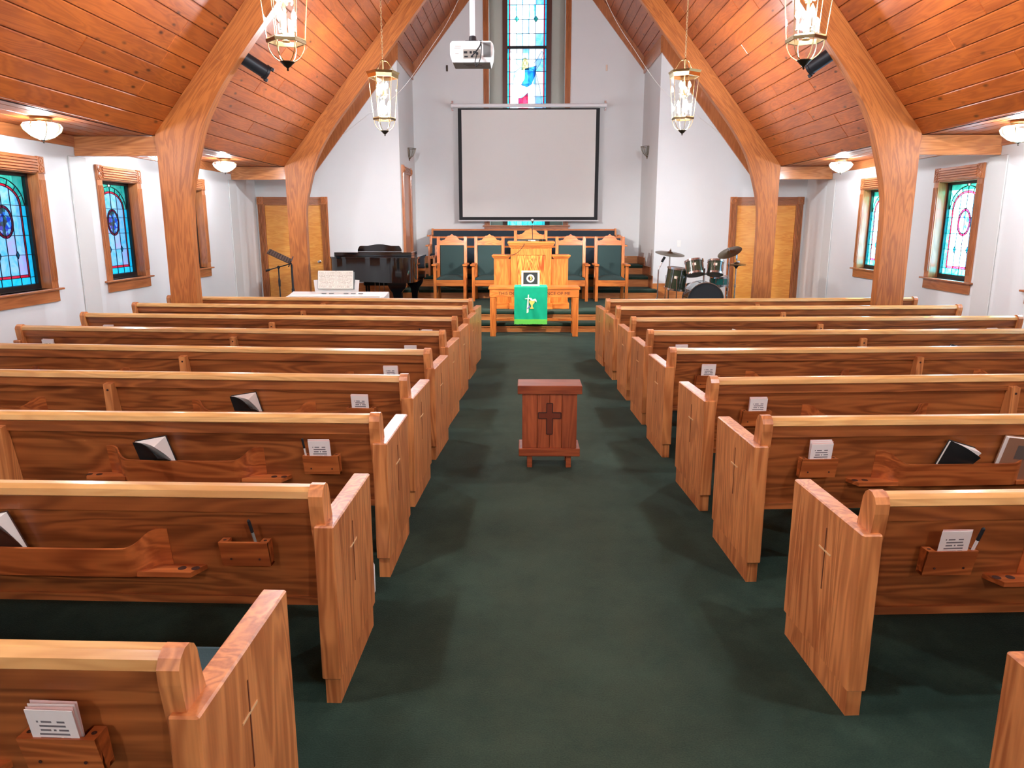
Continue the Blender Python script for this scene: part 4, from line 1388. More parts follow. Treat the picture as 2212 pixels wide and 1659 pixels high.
# ---------------------------------------------------------------- clergy chairs
def chair(loc, lab, w=0.60, bh=1.15, crest=0.085, rz=0.0):
    t = thing('clergy_chair', lab, 'chair', loc, rz, 'clergy chairs on the platform')
    h = w / 2
    for s in (-1, 1):
        x = s * (h + 0.0)
        a, b = sorted((x, x - s * 0.055))
        MB().box(a, b, 0.0, 0.055, 0, 0.64, 0.004).build('front_leg', FURZ, t)
        a, b = sorted((s * (h - .02), s * (h - .075)))
        MB().prism([(0.49, 0.0), (0.545, 0.0), (0.50, 0.42), (0.565, bh), (0.51, bh), (0.445, 0.42)], 0, a, b).build('back_post', FURZ, t)
        a, b = sorted((s * (h + .025), s * (h - .065)))
        MB().box(a, b, -0.045, 0.47, 0.64, 0.672, 0.006).build('arm', FURX, t)
        a, b = sorted((s * (h - .015), s * (h - .04)))
        MB().box(a, b, 0.055, 0.46, 0.28, 0.40).build('side_rail', FURX, t)
    MB().box(-h + .055, h - .055, 0.008, 0.035, 0.275, 0.40, 0.003).build('seat_rail', FURX, t)
    # domed cushion
    m = MB()
    nx, ny = 12, 10
    g = [[m.bm.verts.new((-h + .057 + (w - .114) * i / nx, 0.005 + 0.43 * j / ny, 0.40 + 0.012 + 0.055 * (1 - abs(2 * i / nx - 1) ** 3) * (1 - abs(2 * j / ny - 1) ** 4))) for i in range(nx + 1)] for j in range(ny + 1)]
    for j in range(ny):
        for i in range(nx):
            m.bm.faces.new((g[j][i], g[j][i + 1], g[j + 1][i + 1], g[j + 1][i]))
    m.box(-h + .057, h - .057, 0.005, 0.435, 0.385, 0.412)
    m.build('seat_cushion', TEAL, t, 50)
    M = Matrix.Translation((0, 0.452, 0.42)) @ Matrix.Rotation(-0.09, 4, 'X')
    top = bh - 0.15
    MB().box(-h + .076, h - .076, 0.0, 0.05, 0.0, top - .42, 0.012, M=M).build('back_cushion', TEAL, t)
    # scalloped crest rail
    c = h - .076
    n = 40
    pts = [(-c, top - .42), (c, top - .42)]
    up = []
    for k in range(n + 1):
        x = c - 2 * c * k / n
        q = abs(x) / c
        z = 0.085 + crest * (max(0.0, 1 - (q / 0.62) ** 2) ** 0.7 if q < 0.62 else 0.0) + 0.018 * max(0, 1 - q) + (0.012 * max(0, 1 - q / 0.08)) + 0.006 * math.cos(q * 18)
        up.append((x, top - .42 + z))
    MB().prism(pts + up, 1, 0.005, 0.045, M=M).build('crest_rail', FURX, t)
    return t
for x, lab in ((-1.335, 'high-backed green clergy chair beside the piano'), (-0.635, 'high-backed green clergy chair partly hidden behind the pulpit, piano side'), (0.875, 'high-backed green clergy chair partly hidden behind the pulpit, drum side'), (1.60, 'high-backed green clergy chair standing nearest the drum kit')):
    chair((x, 13.52, 0.30), lab)
chair((0.133, 13.55, 0.30), 'tallest clergy chair with carved crest directly behind the pulpit', 0.66, 1.26, 0.075)

# ---------------------------------------------------------------- choir pews
def choir(y, z, x0, x1, hgt, lab):
    t = thing('choir_pew', lab, 'pew', ((x0 + x1) / 2, y, z), 0, 'upholstered choir pews on the risers')
    h = (x1 - x0) / 2
    MB().prism([(0.0, .40), (0.05, .40), (0.10, hgt - .03), (0.05, hgt - .03)], 0, -h + .03, h - .03).build('back_cushion', CHOIR, t)
    MB().prism([(0.045, hgt - .035), (0.045, hgt), (0.12, hgt), (0.12, hgt - .035)], 0, -h + .03, h - .03).build('top_rail', FURX, t)
    MB().box(-h + .03, h - .03, -.36, 0.02, .34, .385).build('seat', FURX, t)
    MB().box(-h + .03, h - .03, -.37, -.0, .385, .44, .02).build('seat_cushion', CHOIR, t)
    for s in (-1, 1):
        a, b = sorted((s * h, s * (h - .04)))
        MB().prism([(-.37, 0), (.12, 0), (.12, hgt + .012), (.04, hgt + .012), (.0, .62), (-.34, .58)], 0, a, b).build('end_panel', OAKZ, t)
        a, b = sorted((s * (h + .001), s * (h + .06)))
        MB().box(a, b, -.3, .08, .58, .615, .004).build('arm_cap', OAKZ, t)
    return t
choir(14.74, 0.461, -1.74, 1.93, 0.80, 'blue-green choir pew directly behind the clergy chairs')
choir(15.47, 0.656, -1.92, 2.03, 0.775, 'blue-green choir pew on the middle riser')
choir(16.22, 0.841, -1.98, 1.99, 0.735, 'blue-green choir pew against the back wall under the screen')

# ---------------------------------------------------------------- projection screen
t = thing('projection_screen', 'large white pull-down projection screen with black border', 'screen', (0.10, 16.22, 0))
MB().box(-1.62, 1.62, -0.04, 0.04, 4.045, 4.115, 0.015).build('housing', WHITEM, t)
MB().box(-1.40, 1.40, -0.002, 0.002, 1.83, 4.00).build('screen_fabric', SCREEN, t)
m = MB()
for a, b, c, d in ((-1.475, -1.40, 1.76, 4.03), (1.40, 1.475, 1.76, 4.03), (-1.40, 1.40, 1.76, 1.83), (-1.40, 1.40, 4.0, 4.03)):
    m.box(a, b, -0.002, 0.002, c, d)
m.build('black_border', MATTE, t)
MB().box(-1.50, 1.50, -0.015, 0.015, 1.735, 1.762, 0.006).build('bottom_bar', WHITEM, t)
for x in (-1.60, 1.60):
    MB().box(x - .02, x + .02, -0.03, 0.179, 4.115, 4.13).box(x - .02, x + .02, 0.165, 0.179, 4.0, 4.2).build('wall_bracket', CHROME, t)
for x in (-1.60, 1.71):
    tag(MB().box(x - .018, x + .018, YB - .02, YB - .001, 4.78, 4.90, .004).build('wall_hook', BRONZE if x < 0 else FROST), 'small %s hook on the back wall above the screen' % ('dark' if x < 0 else 'pale'), 'hook')

# ---------------------------------------------------------------- hanging lanterns
def point(name, parent, loc, power, radius=0.05, col=(1.0, 0.86, 0.68)):
    d = bpy.data.lights.new(name, 'POINT')
    d.energy = power
    d.color = col
    d.shadow_soft_size = radius
    o = bpy.data.objects.new(name, d)
    COL.objects.link(o)
    o.parent = parent
    o.location = loc
    return o
def lantern():
    t = empty('hanging_lantern')
    # z = 0 at the finial tip
    rot = math.radians(14)
    n = 6
    RB, RT, ZB, ZT = 0.150, 0.205, 0.235, 0.80
    MB().lathe([(RB - .012, ZB - .022), (RB + .006, ZB - .022), (RB + .010, ZB), (RB - .004, ZB + .016), (RB - .014, ZB + .016), (RB - .012, ZB - .022)], n, rot=rot, caps=False).build('lower_band', ABRASS, t)
    MB().lathe([(RT - .012, ZT - .03), (RT + .004, ZT - .03), (RT + .012, ZT + .02), (RT + .03, ZT + .05), (RT + .022, ZT + .05), (RT - .004, ZT + .01), (RT - .012, ZT - .03)], n, rot=rot, caps=False).build('upper_band', BRASS, t)
    for k in range(n):
        a0, a1 = rot + 2 * PI * k / n, rot + 2 * PI * (k + 1) / n
        m = MB()
        q = [(RB - .006, ZB + .01, a0), (RB - .006, ZB + .01, a1), (RT - .006, ZT - .02, a1), (RT - .006, ZT - .02, a0)]
        v = [Vector((r * math.cos(a), r * math.sin(a), z)) for r, z, a in q]
        c = sum(v, Vector()) / 4
        v = [c + (p - c) * 0.985 for p in v]
        m.bm.faces.new([m.bm.verts.new(p) for p in v])
        m.build('glass_pane', GLASSC, t)
        MB().tube([(RB * math.cos(a0), RB * math.sin(a0), ZB), (RT * math.cos(a0), RT * math.sin(a0), ZT)], .0035, 6).build('corner_bar', BRASS, t)
        # lower cage rib
        pts = [((RB - .01) * math.cos(a0), (RB - .01) * math.sin(a0), ZB - .015), ((RB - .012) * math.cos(a0), (RB - .012) * math.sin(a0), .17), ((RB - .05) * math.cos(a0), (RB - .05) * math.sin(a0), .105), (.03 * math.cos(a0), .03 * math.sin(a0), .06)]
        MB().tube(bez(pts, 5), .004, 6).build('cage_rib', BRASS, t, 60)
        # upper scroll arm
        pts = [(RT * math.cos(a0), RT * math.sin(a0), ZT + .02), (.13 * math.cos(a0), .13 * math.sin(a0), .90), (.07 * math.cos(a0), .07 * math.sin(a0), .985), (.02 * math.cos(a0), .02 * math.sin(a0), 1.0)]
        if k % 2 == 0:
            MB().tube(bez(pts, 5), .005, 6).build('scroll_arm', BRASS, t, 60)
    MB().lathe([(.001, 0), (.010, .008), (.006, .02), (.012, .028), (.03, .04), (.042, .055), (.058, .068), (.058, .074), (.012, .078)], 16).build('finial', BRONZE, t, 40)
    MB().lathe([(.001, ZB - .01), (.030, ZB - .012), (.032, ZB - .004), (.02, ZB + .01), (.012, .3), (.012, .52), (.03, .53), (.03, .55), (.012, .56), (.012, .98), (.025, 1.0), (.01, 1.02)], 14).build('stem', BRASS, t, 40)
    for j, (zc, k0) in enumerate(((.30, 0), (.545, 1))):
        for k in range(3):
            a = 2 * PI * (k + .5 * k0) / 3 + .3
            x, y = .072 * math.cos(a), .072 * math.sin(a)
            m = MB().tube(bez([(0.012 * math.cos(a), .012 * math.sin(a), zc - .01), (.045 * math.cos(a), .045 * math.sin(a), zc - .035), (x, y, zc)], 4), .004, 6)
            m.build('candle_arm', BRASS, t, 60)
            MB().lathe([(.010, zc), (.018, zc + .004), (.011, zc + .01), (.0105, zc + .085), (.001, zc + .086)], 10, cx=x, cy=y).build('candle_tube', IVORY, t, 40)
            MB().lathe([(.008, zc + .086), (.023, zc + .11), (.019, zc + .135), (.001, zc + .175)], 10, cx=x, cy=y, caps=False).build('bulb', BULB, t, 60)
    return t
def chain(t, z0, z1):
    m = MB()
    n = int((z1 - z0) / 0.038)
    for i in range(n):
        zc = z0 + (z1 - z0) * (i + .5) / n
        pts = []
        for k in range(10):
            a = 2 * PI * k / 10
            u, w = .011 * math.cos(a), .026 * math.sin(a)
            pts.append((u, 0, zc + w) if i % 2 else (0, u, zc + w))
        m.tube(pts, .0042, 5, closed=True)
    o = m.build('chain', plain('chain_brass', L(226, 206, 160), 0.35, 0.6), t)
    MB().lathe([(.001, z1 - .02), (.05, z1 - .015), (.055, z1 + .1)], 14, caps=False).build('ceiling_canopy', BRASS, t, 40)
LZ = 2.90
protoL = lantern()
spots = [(-1.97, 10.99, 'brass glass lantern hanging near the piano'), (2.23, 10.99, 'brass glass lantern hanging near the drum kit'), (-1.93, 6.43, 'brass glass lantern hanging over the piano-side pews'), (2.26, 6.43, 'brass glass lantern hanging over the drum-side pews'),
         (-1.95, 1.87, 'brass glass lantern over the rear pews, piano side'), (2.24, 1.87, 'brass glass lantern over the rear pews, drum side'), (-1.95, -2.69, 'brass glass lantern at the very back, piano side'), (2.24, -2.69, 'brass glass lantern at the very back, drum side')]
chain(protoL, 1.02, roof(-1.95) - LZ - .06)
for i, (x, y, lab) in enumerate(spots):
    o = protoL if i == 0 else copy_tree(protoL)
    o.location = (x, y, LZ)
    o.rotation_euler = (0, 0, 0.0 if x < 0 else 0.35)
    tag(o, lab, 'lantern', 'hanging lanterns')
for o in [q for q in bpy.data.objects if q.name.startswith('hanging_lantern')]:
    point('bulb_light', o, (0, 0, .42), LANTERN_W * ((1.05 if o.location.x < 0 else 0.94) if o.location.y > 9 else 1.0 if o.location.y > 5 else 0.85) * (0.96 if o.location.x > 0 else 0.84), .08, LANTERN_COL)
# thin pull wire dangling from the piano lantern
# ---------------------------------------------------------------- flush ceiling lights on the soffits
def flush():
    t = empty('ceiling_light')
    MB().lathe([(.09, 0), (.095, -.02), (.08, -.035), (.085, -.045), (.06, -.05), (.001, -.05)], 24).build('ceiling_pan', BRASS, t, 40)
    n = 8
    prof = [(.150, -.055), (.172, -.085), (.155, -.125), (.095, -.175), (.02, -.205)]
    for k in range(n):
        a0, a1 = 2 * PI * k / n, 2 * PI * (k + 1) / n
        m = MB()
        q = [[m.bm.verts.new((r * math.cos(a), r * math.sin(a), z)) for r, z in prof] for a in (a0 + .015, (a0 + a1) / 2, a1 - .015)]
        for A, B in zip(q, q[1:]):
            for i in range(len(prof) - 1):
                m.bm.faces.new((A[i], A[i + 1], B[i + 1], B[i]))
        m.build('glass_panel', BOWLG, t, 50)
        MB().tube([(r * 1.005 * math.cos(a0), r * 1.005 * math.sin(a0), z) for r, z in prof], .005, 5).build('came', BRASS, t)
    MB().lathe([(.001, -.235), (.008, -.228), (.005, -.215), (.022, -.207), (.022, -.198), (.001, -.196)], 12).build('finial', BRONZE, t, 40)
    for k in range(3):
        a = 2 * PI * k / 3
        MB().ball((.06 * math.cos(a), .06 * math.sin(a), -.11), .032, 8).build('bulb', BOWLE, t, 60)
    return t
protoF = flush()
fl = [(-4.50, 7.20, 'faceted glass ceiling light above the window between the front arch and rear arch, piano side'), (-4.55, 11.65, 'faceted glass ceiling light near the piano-side door'), (4.85, 11.85, 'faceted glass ceiling light near the drum-side door'), (4.77, 7.55, 'faceted glass ceiling light over the drum-side wall near the pews'), (-4.55, 9.55, 'faceted glass ceiling light just behind the first arch, piano side'), (-4.5, 2.6, 'faceted glass ceiling light over the rear side aisle, piano side'), (4.77, 2.6, 'faceted glass ceiling light over the rear side aisle, drum side')]
fl[0] = (fl[0][0], fl[0][1], 'faceted glass ceiling light over the piano-side wall near the pews')
for i, (x, y, lab) in enumerate(fl):
    o = protoF if i == 0 else copy_tree(protoF)
    o.location = (x, y, EZ - .006)
    tag(o, lab, 'ceiling light', 'flush soffit lights')
for o in [q for q in bpy.data.objects if q.name.startswith('ceiling_light')]:
    point('bulb_light', o, (0, 0, -.13), FLUSH_W, .05, LANTERN_COL)
# ---------------------------------------------------------------- unlit wall sconces in the alcove
def sconce(x, y, z, rz, lab):
    t = thing('wall_sconce', lab, 'sconce', (x, y, z), rz, 'alcove sconces')
    # local +x points away from the wall
    MB().box(0.0, .012, -.035, .035, -.16, .02, .005).build('back_plate', ABRASS, t)
    n = 4
    prof = [(.19, .0), (.17, -.06), (.12, -.13), (.03, -.19)]
    for k in range(n):
        a0, a1 = -PI / 2 + PI * k / n, -PI / 2 + PI * (k + 1) / n
        m = MB()
        q = [[m.bm.verts.new((.003 + r * .75 * math.cos(a), r * .8 * math.sin(a), zz)) for r, zz in prof] for a in (a0, a1)]
        for i in range(len(prof) - 1):
            m.bm.faces.new((q[0][i], q[0][i + 1], q[1][i + 1], q[1][i]))
        m.build('glass_panel', BOWLG, t)
    for k in range(n + 1):
        a = -PI / 2 + PI * k / n
        MB().tube([(.003 + r * .755 * math.cos(a), r * .805 * math.sin(a), zz) for r, zz in prof], .004, 5).build('rib', ABRASS, t)
    MB().tube([(.003 + .19 * .755 * math.cos(-PI / 2 + PI * k / 12), .19 * .805 * math.sin(-PI / 2 + PI * k / 12), .0) for k in range(13)], .006, 6).build('rim', ABRASS, t)
    MB().lathe([(.001, -.235), (.01, -.225), (.006, -.21), (.024, -.195), (.022, -.185)], 12, cx=.012).build('finial', ABRASS, t, 40)
    return t
sconce(XAL, 15.62, 3.17, 0.0, 'small brass and glass sconce above the alcove doorway')
sconce(XAR, 15.62, 3.20, PI, 'small brass and glass sconce on the alcove wall beside the drum kit')
# ---------------------------------------------------------------- black theatre spotlights behind the arch
def spot(loc, direction, lab):
    t = thing('theatre_spotlight', lab, 'spotlight', loc, 0, 'black theatre spotlights')
    q = Vector(direction).normalized().to_track_quat('Z', 'Y').to_matrix().to_4x4()
    MB().lathe([(.055, -.18), (.075, -.165), (.078, .13), (.086, .135), (.086, .165), (.07, .168), (.066, .12)], 20, q, caps=False).build('barrel', BLACK, t, 40)
    MB().lathe([(.001, -.185), (.055, -.18)], 20, q, caps=False).build('back_cap', BLACK, t)
    MB().lathe([(.001, .12), (.068, .12)], 20, q, caps=False).build('lens', PIANO, t)
    for k in range(3):
        a = 2 * PI * k / 3 + .5
        MB().box(.08 * math.cos(a) - .014, .08 * math.cos(a) + .014, .08 * math.sin(a) - .014, .08 * math.sin(a) + .014, .16, .195, .003, M=q).build('frame_clip', BLACK, t)
    # yoke up to the arch
    s = 1 if loc[0] > 0 else -1
    MB().tube([(0, -.09, 0), (s * .10, -.09, .13), (s * .10, .09, .13), (0, .09, 0)], .009, 6).build('yoke', BLACK, t)
    MB().tube([(s * .10, 0, .13), (s * .16, -.25, .30)], .012, 8).build('hanger', BLACK, t)
    d = bpy.data.lights.new('spot_beam', 'SPOT')
    d.energy = SPOT_W
    d.color = (1.0, 0.98, 0.96)
    d.spot_size = math.radians(52)
    d.spot_blend = 0.9
    d.shadow_soft_size = .05
    o = bpy.data.objects.new('spot_beam', d)
    COL.objects.link(o)
    o.parent = t
    v = Vector(direction).normalized()
    o.location = v * .15
    o.rotation_euler = (-v).to_track_quat('Z', 'Y').to_euler()
    return t
spot((-3.10, 9.05, 3.47), (.84, .85, -.55), 'black theatre spotlight hanging behind the arch, piano side')
spot((3.38, 9.05, 3.50), (-.82, .85, -.56), 'black theatre spotlight hanging behind the arch, drum side')
# ---------------------------------------------------------------- ceiling projector
t = thing('projector', 'white ceiling projector on a pole with dangling cables', 'projector', (-0.455, 7.02, 3.06))
MB().prism([(-.19, .06), (-.17, .0), (.16, .0), (.18, .06), (.185, .15), (.165, .172), (-.17, .172), (-.19, .15)], 1, -.12, .15).build('case', WHITEP, t)
MB().box(-.165, .155, -.115, .145, -.004, .0).build('underside', GREYPL, t)
for a in (-.06, .0, .06):
    MB().box(-.06 + a * .3, .08 + a * .3, a - .004, a + .004, -.0055, -.004).build('vent', BLACK, t)
MB().box(-.075, .075, -.1225, -.12, .03, .105).build('port_panel', plain('port_grey', L(150, 140, 128), 0.5), t)
for x, z, w, h in ((-.055, .08, .03, .018), (-.01, .08, .018, .02), (.02, .08, .018, .02), (-.05, .045, .03, .012), (.0, .045, .02, .012), (.045, .07, .02, .02)):
    MB().box(x - w / 2, x + w / 2, -.1245, -.1222, z - h / 2, z + h / 2).build('socket', MATTE, t)
MB().box(.10, .165, -.1225, -.12, .04, .16).build('grille', plain('grille_grey', L(110, 108, 104), 0.5), t)
for x, z, w in ((-.12, .13, .05), (-.125, .115, .055), (-.13, .07, .03)):
    MB().box(x - w / 2, x + w / 2, -.1215, -.12, z - .004, z + .004).build('label_print', plain('print_grey', L(180, 172, 164), 0.6), t)
m = MB()
m.tube(bez([(.08, -.10, .18), (.075, -.15, .13), (.03, -.155, .07), (.0, -.13, .05)], 6), .006, 6)
m.tube(bez([(.07, -.10, .18), (.085, -.15, .12), (.075, -.16, .02), (.04, -.15, -.04), (.03, -.15, .0), (.045, -.13, .06)], 6), .004, 6)
m.build('cable', MATTE, t, 60)
MB().box(-.06, .05, -.06, .08, .172, .19).lathe([(.03, .19), (.035, .2), (.03, .235), (.022, .24)], 14).build('mount_plate', BLACK, t)
top = roof(-0.455) - 3.06
MB().tube([(0, 0, .23), (0, 0, top + .03)], .024, 14).build('pole', WHITEM, t, 40)
# ---------------------------------------------------------------- thin white cables strung below the ridge
for s, lab in ((-1, 'thin white cable sagging from the roof toward the piano side'), (1, 'thin white cable sagging from the roof toward the drum side')):
    X = lambda d: CX + s * d
    pts = bez([(X(.5), 13.9, roof(X(.5)) - .05), (X(1.28), 13.9, 5.45), (X(1.82), 13.9, 4.62), (X(2.35), 13.95, 3.98), (X(3.0), 14.1, 3.58), (X(3.5), 14.38, 3.3)], 8)
    tag(MB().tube(pts, .0035, 6).build('hanging_cable', WHITEP, None, 60), lab, 'cable')
# switch plate
t = thing('switch_plate', 'white light switch plate on the wall above the drum kit', 'switch', (2.97, YD, 1.316))
MB().box(-.036, .036, -.008, 0, -.06, .06, .003).build('plate', WHITEP, t)
MB().box(-.006, .006, -.018, -.008, -.012, .012).build('toggle', WHITEP, t)

# ---------------------------------------------------------------- grand piano (keyboard away from the pews)
t = thing('grand_piano', 'glossy black baby grand piano beside the platform', 'piano', (-2.57, 12.35, 0.15))
# plan outline, x across, y away from the camera; keyboard on the far side, long straight bass side on the right
out = [(-.79, 1.38), (-.79, .95), (-.78, .62), (-.70, .42), (-.52, .30), (-.28, .24), (-.02, .17), (.2, .05), (.42, -.03), (.60, -.03), (.72, .06), (.765, .2), (.77, .5), (.77, 1.38)]
def smooth(p, n=6):
    mid = bez([(x, y, 0) for x, y in p[1:-1]], n)
    return [p[0]] + [(v.x, v.y) for v in mid] + [p[-1]]
pl = smooth(out)
def inset(p, k):
    cx = sum(a for a, b in p) / len(p)
    cy = sum(b for a, b in p) / len(p)
    return [(cx + (a - cx) * k, cy + (b - cy) * k) for a, b in p]
MB().prism(pl, 2, .575, .955).build('rim', PIANO, t, 35)
MB().prism(inset(pl, 1.02), 2, .957, .985).build('lid', PIANO, t, 35)
fr = [(a, b) for a, b in inset(pl, 0.93)]
MB().box(-.72, .62, .66, 1.36, .986, 1.05, .004).build('folded_lid', PIANO, t)
n = 30
pts = [(-.38, 1.052), (.40, 1.052)]
for k in range(n + 1):
    x = .40 - .78 * k / n
    q = abs(x - .01) / .39
    z = 1.145 + (.035 * math.cos(q * 2.6) if q < .6 else 0.0) - (.06 * max(0, (q - .9) / .1) ** 2) + (.006 if .6 <= q < .9 else 0)
    pts.append((x, z))
MB().prism(pts, 1, 1.0, 1.03).build('music_desk', PIANO, t)
for x, y in ((.45, .14), (-.62, 1.15), (.60, 1.15)):
    m = MB()
    A = []
    for s in (-1, 1):
        prof = [(s * .02, .0), (s * .055, .0), (s * .06, .2), (s * .075, .36), (s * .11, .43), (s * .15, .50), (s * .16, .575), (s * .0, .575), (s * .0, .5)]
        if s > 0:
            B = prof
    m.prism([(x - .16, .575), (x + .16, .575), (x + .155, .535), (x + .12, .46), (x + .075, .40), (x + .055, .3), (x + .045, .12), (x + .05, .06), (x - .05, .06), (x - .045, .12), (x - .055, .3), (x - .075, .40), (x - .12, .46), (x - .155, .535)], 1, y - .045, y + .045)
    m.build('leg', PIANO, t)
    m = MB().box(x - .02, x + .02, y - .02, y + .02, .04, .06)
    m.lathe([(.001, -.022), (.022, -.022), (.022, .022), (.001, .022)], 12, Matrix.Translation((x, y, .022)) @ Matrix.Rotation(PI / 2, 4, 'Y'))
    m.build('caster', BRASS, t)
m = MB().box(-.17, .13, 1.0, 1.06, .10, .18, .004)
for x in (-.10, -.02, .06):
    m.tube([(x, 1.03, .18), (x, 1.03, .575)], .006, 6)
m.build('pedal_lyre', CHROME, t)
MB().box(-.78, .76, 1.381, 1.50, .60, .66).build('key_slip', PIANO, t)
MB().box(-.62, .60, 1.385, 1.50, .661, .675).build('keys', IVORY, t)
# piano bench
t = thing('piano_bench', 'black padded piano bench behind the grand piano', 'bench', (-2.62, 14.08, 0.15))
MB().box(-.38, .38, -.15, .15, .40, .48, .02).build('seat', MATTE, t)
for x in (-.35, .31):
    for y in (-.13, .09):
        MB().box(x, x + .04, y, y + .04, 0, .40, .004).build('leg', PIANO, t)

# ---------------------------------------------------------------- electronic keyboard on stand
t = thing('electronic_keyboard', 'pale grey electronic keyboard on a stand behind the front pew', 'keyboard', (-2.50, 10.10, 0), -0.02)
MB().prism([(-.30, .68), (-.30, .73), (-.13, .745), (.05, .775), (.08, .765), (.08, .68)], 0, -.66, .66).build('body', WHITEP, t)
MB().box(-.60, .60, -.295, -.135, .731, .748).build('keys', PAPER, t)
for x in (-.2, -.1, .1, .2, .3):
    MB().box(x - .03, x + .03, -.08, -.05, .758, .764, M=None).build('button', GREYPL, t)
MB().prism([(-.36, .775), (.24, .775), (.26, .93), (.20, .935), (.185, .81), (-.30, .81), (-.32, .935), (-.37, .93)], 1, .055, .065).build('music_rest', WHITEP, t)
m = MB()
for s in (-1, 1):
    for d in (-1, 1):
        m.tube([(s * .35, d * .2 - .1, .02), (s * .35, -d * .2 - .1, .66)], .016, 8)
m.build('stand_legs', BLACK, t)
for d in (-.3, .1):
    MB().box(-.45, .45, d - .015, d + .015, .0, .03).build('stand_foot', BLACK, t)
MB().box(-.4, .4, -.3, .09, .655, .679).build('stand_top', BLACK, t)
t = thing('music_book', 'open book of printed music on the keyboard rest', 'book', (-2.555, 10.115, 0.812), -0.02)
M = Matrix.Rotation(-0.18, 4, 'X')
MB().box(-.255, .25, .006, .012, -.0, .235, M=M).build('cover', GREYPL, t)
for x0, x1, tl in ((-.245, 0.0, .05), (0.0, .24, -.05)):
    MB().box(x0 + .002, x1 - .002, -.006, .004, .005, .248, M=M @ Matrix.Rotation(tl, 4, 'Z')).build('page', MUSIC, t)

# ---------------------------------------------------------------- music stand and boom stand
t = thing('music_stand', 'black perforated music stand in front of the piano-side door', 'music stand', (-3.42, 11.0, 0))
MB().tube([(0, 0, .12), (0, 0, 1.10)], .015, 8).build('pole', BLACK, t)
MB().lathe([(.022, .66), (.022, .74), (.015, .75)], 10).build('collar', BLACK, t)
m = MB()
for k in range(3):
    a = 2 * PI * k / 3 + .3
    m.tube([(0, 0, .32), (.28 * math.cos(a), .28 * math.sin(a), .012)], .011, 6)
m.build('tripod', BLACK, t)
# desk faces away and is tipped nearly flat; perforations are real gaps between strips
M = Matrix.Translation((-.04, 0.02, 1.15)) @ Matrix.Rotation(math.radians(-62), 4, 'Y') @ Matrix.Rotation(0.25, 4, 'X')
m = MB()
nx, nz = 9, 6
for i in range(nx + 1):
    z = -.02 + .33 * i / nx
    m.box(-.006, .006, -.20, .20, z - .010, z + .010, M=M)
for j in range(nz + 1):
    y = -.20 + .40 * j / nz
    m.box(-.004, .004, y - .014, y + .014, -.02, .31, M=M)
m.build('desk', plain('stand_brown_black', L(58, 44, 38), 0.5), t)
MB().box(-.05, .05, -.21, .21, -.035, -.02, M=M).build('lip', BLACK, t)
t = thing('boom_stand', 'thin black boom stand with horizontal arm beside the music stand', 'stand', (-3.60, 10.95, 0))
MB().tube([(0, 0, .12), (0, 0, 1.06)], .010, 8).build('pole', BLACK, t)
MB().lathe([(.016, .78), (.018, .86), (.012, .90)], 10).build('clutch', BLACK, t)
MB().ball((0, 0, 1.06), .024, 8).build('pivot', BLACK, t)
MB().tube([(-.15, 0, 1.02), (.20, 0, 1.115)], .008, 8).build('boom_arm', BLACK, t)
MB().lathe([(.016, -.03), (.016, .03)], 10, Matrix.Translation((-.16, 0, 1.017)) @ Matrix.Rotation(PI / 2 - .26, 4, 'Y')).build('counterweight', BLACK, t)
m = MB()
for k in range(3):
    a = 2 * PI * k / 3 + 1.0
    m.tube([(0, 0, .28), (.26 * math.cos(a), .26 * math.sin(a), .012)], .009, 6)
m.build('tripod', BLACK, t)

# ---------------------------------------------------------------- drum kit
DZ = 0.15
def drum_parts(t, r, h, M, col, lugs=8, head=DHEAD, badge=True, front=False):
    MB().lathe([(r, -h / 2), (r, h / 2)], 28, M, caps=False).build('shell', col, t, 40)
    for z in (-h / 2, h / 2):
        MB().lathe([(r - .004, z - .016), (r + .010, z - .016), (r + .010, z + .016), (r - .004, z + .016), (r - .004, z - .016)], 28, M, caps=False).build('hoop', CHROME, t, 40)
        MB().lathe([(.001, z + (.004 if z > 0 else -.004)), (r - .002, z + (.004 if z > 0 else -.004))], 28, M, caps=False).build('head', head if z < 0 or not front else head, t)
    for k in range(lugs):
        a = 2 * PI * k / lugs + .2
        m = MB().tube([M @ Vector(((r + .008) * math.cos(a), (r + .008) * math.sin(a), -h / 2)), M @ Vector(((r + .008) * math.cos(a), (r + .008) * math.sin(a), h / 2))], .0045, 6)
        m.tube([M @ Vector(((r + .006) * math.cos(a), (r + .006) * math.sin(a), -h * .16)), M @ Vector(((r + .006) * math.cos(a), (r + .006) * math.sin(a), h * .16))], .010, 6)
        m.build('lug', CHROME, t)
    if badge:
        a = -PI / 2 - .25
        c = M @ Vector(((r + .002) * math.cos(a), (r + .002) * math.sin(a), h * .1))
        MB().box(-.028, .028, -.003, .003, -.02, .02, M=Matrix.Translation(c) @ M.to_3x3().to_4x4() @ Matrix.Rotation(a + PI / 2, 4, 'Z')).build('badge', FROST, t)
BR = .30
t = thing('bass_drum', 'large dark green bass drum lying on its side with black front head', 'drum', (2.97, 12.15, DZ), 0, 'drum kit')
M = Matrix.Translation((0, .2, BR + .01)) @ Matrix.Rotation(PI / 2, 4, 'X')
drum_parts(t, BR - .01, .40, M, DRUMG, 8, MATTE, badge=False)
R = Matrix.Translation((-.15, -.006, .20)) @ Matrix.Rotation(PI / 2, 4, 'X')
MB().lathe([(.001, .002), (.045, .002)], 20, R, caps=False).build('port_hole', FROST, t)
for s in (-1, 1):
    MB().tube([(s * .27, .12, .2), (s * .40, .0, .012)], .010, 6).build('spur', CHROME, t)
MB().tube([(0, .18, BR * 2), (0, .18, .82)], .018, 10).build('tom_post', CHROME, t)
for s in (-1, 1):
    MB().tube([(s * .02, .18, .72), (s * .07, .15, .78)], .012, 8).build('tom_arm', CHROME, t)
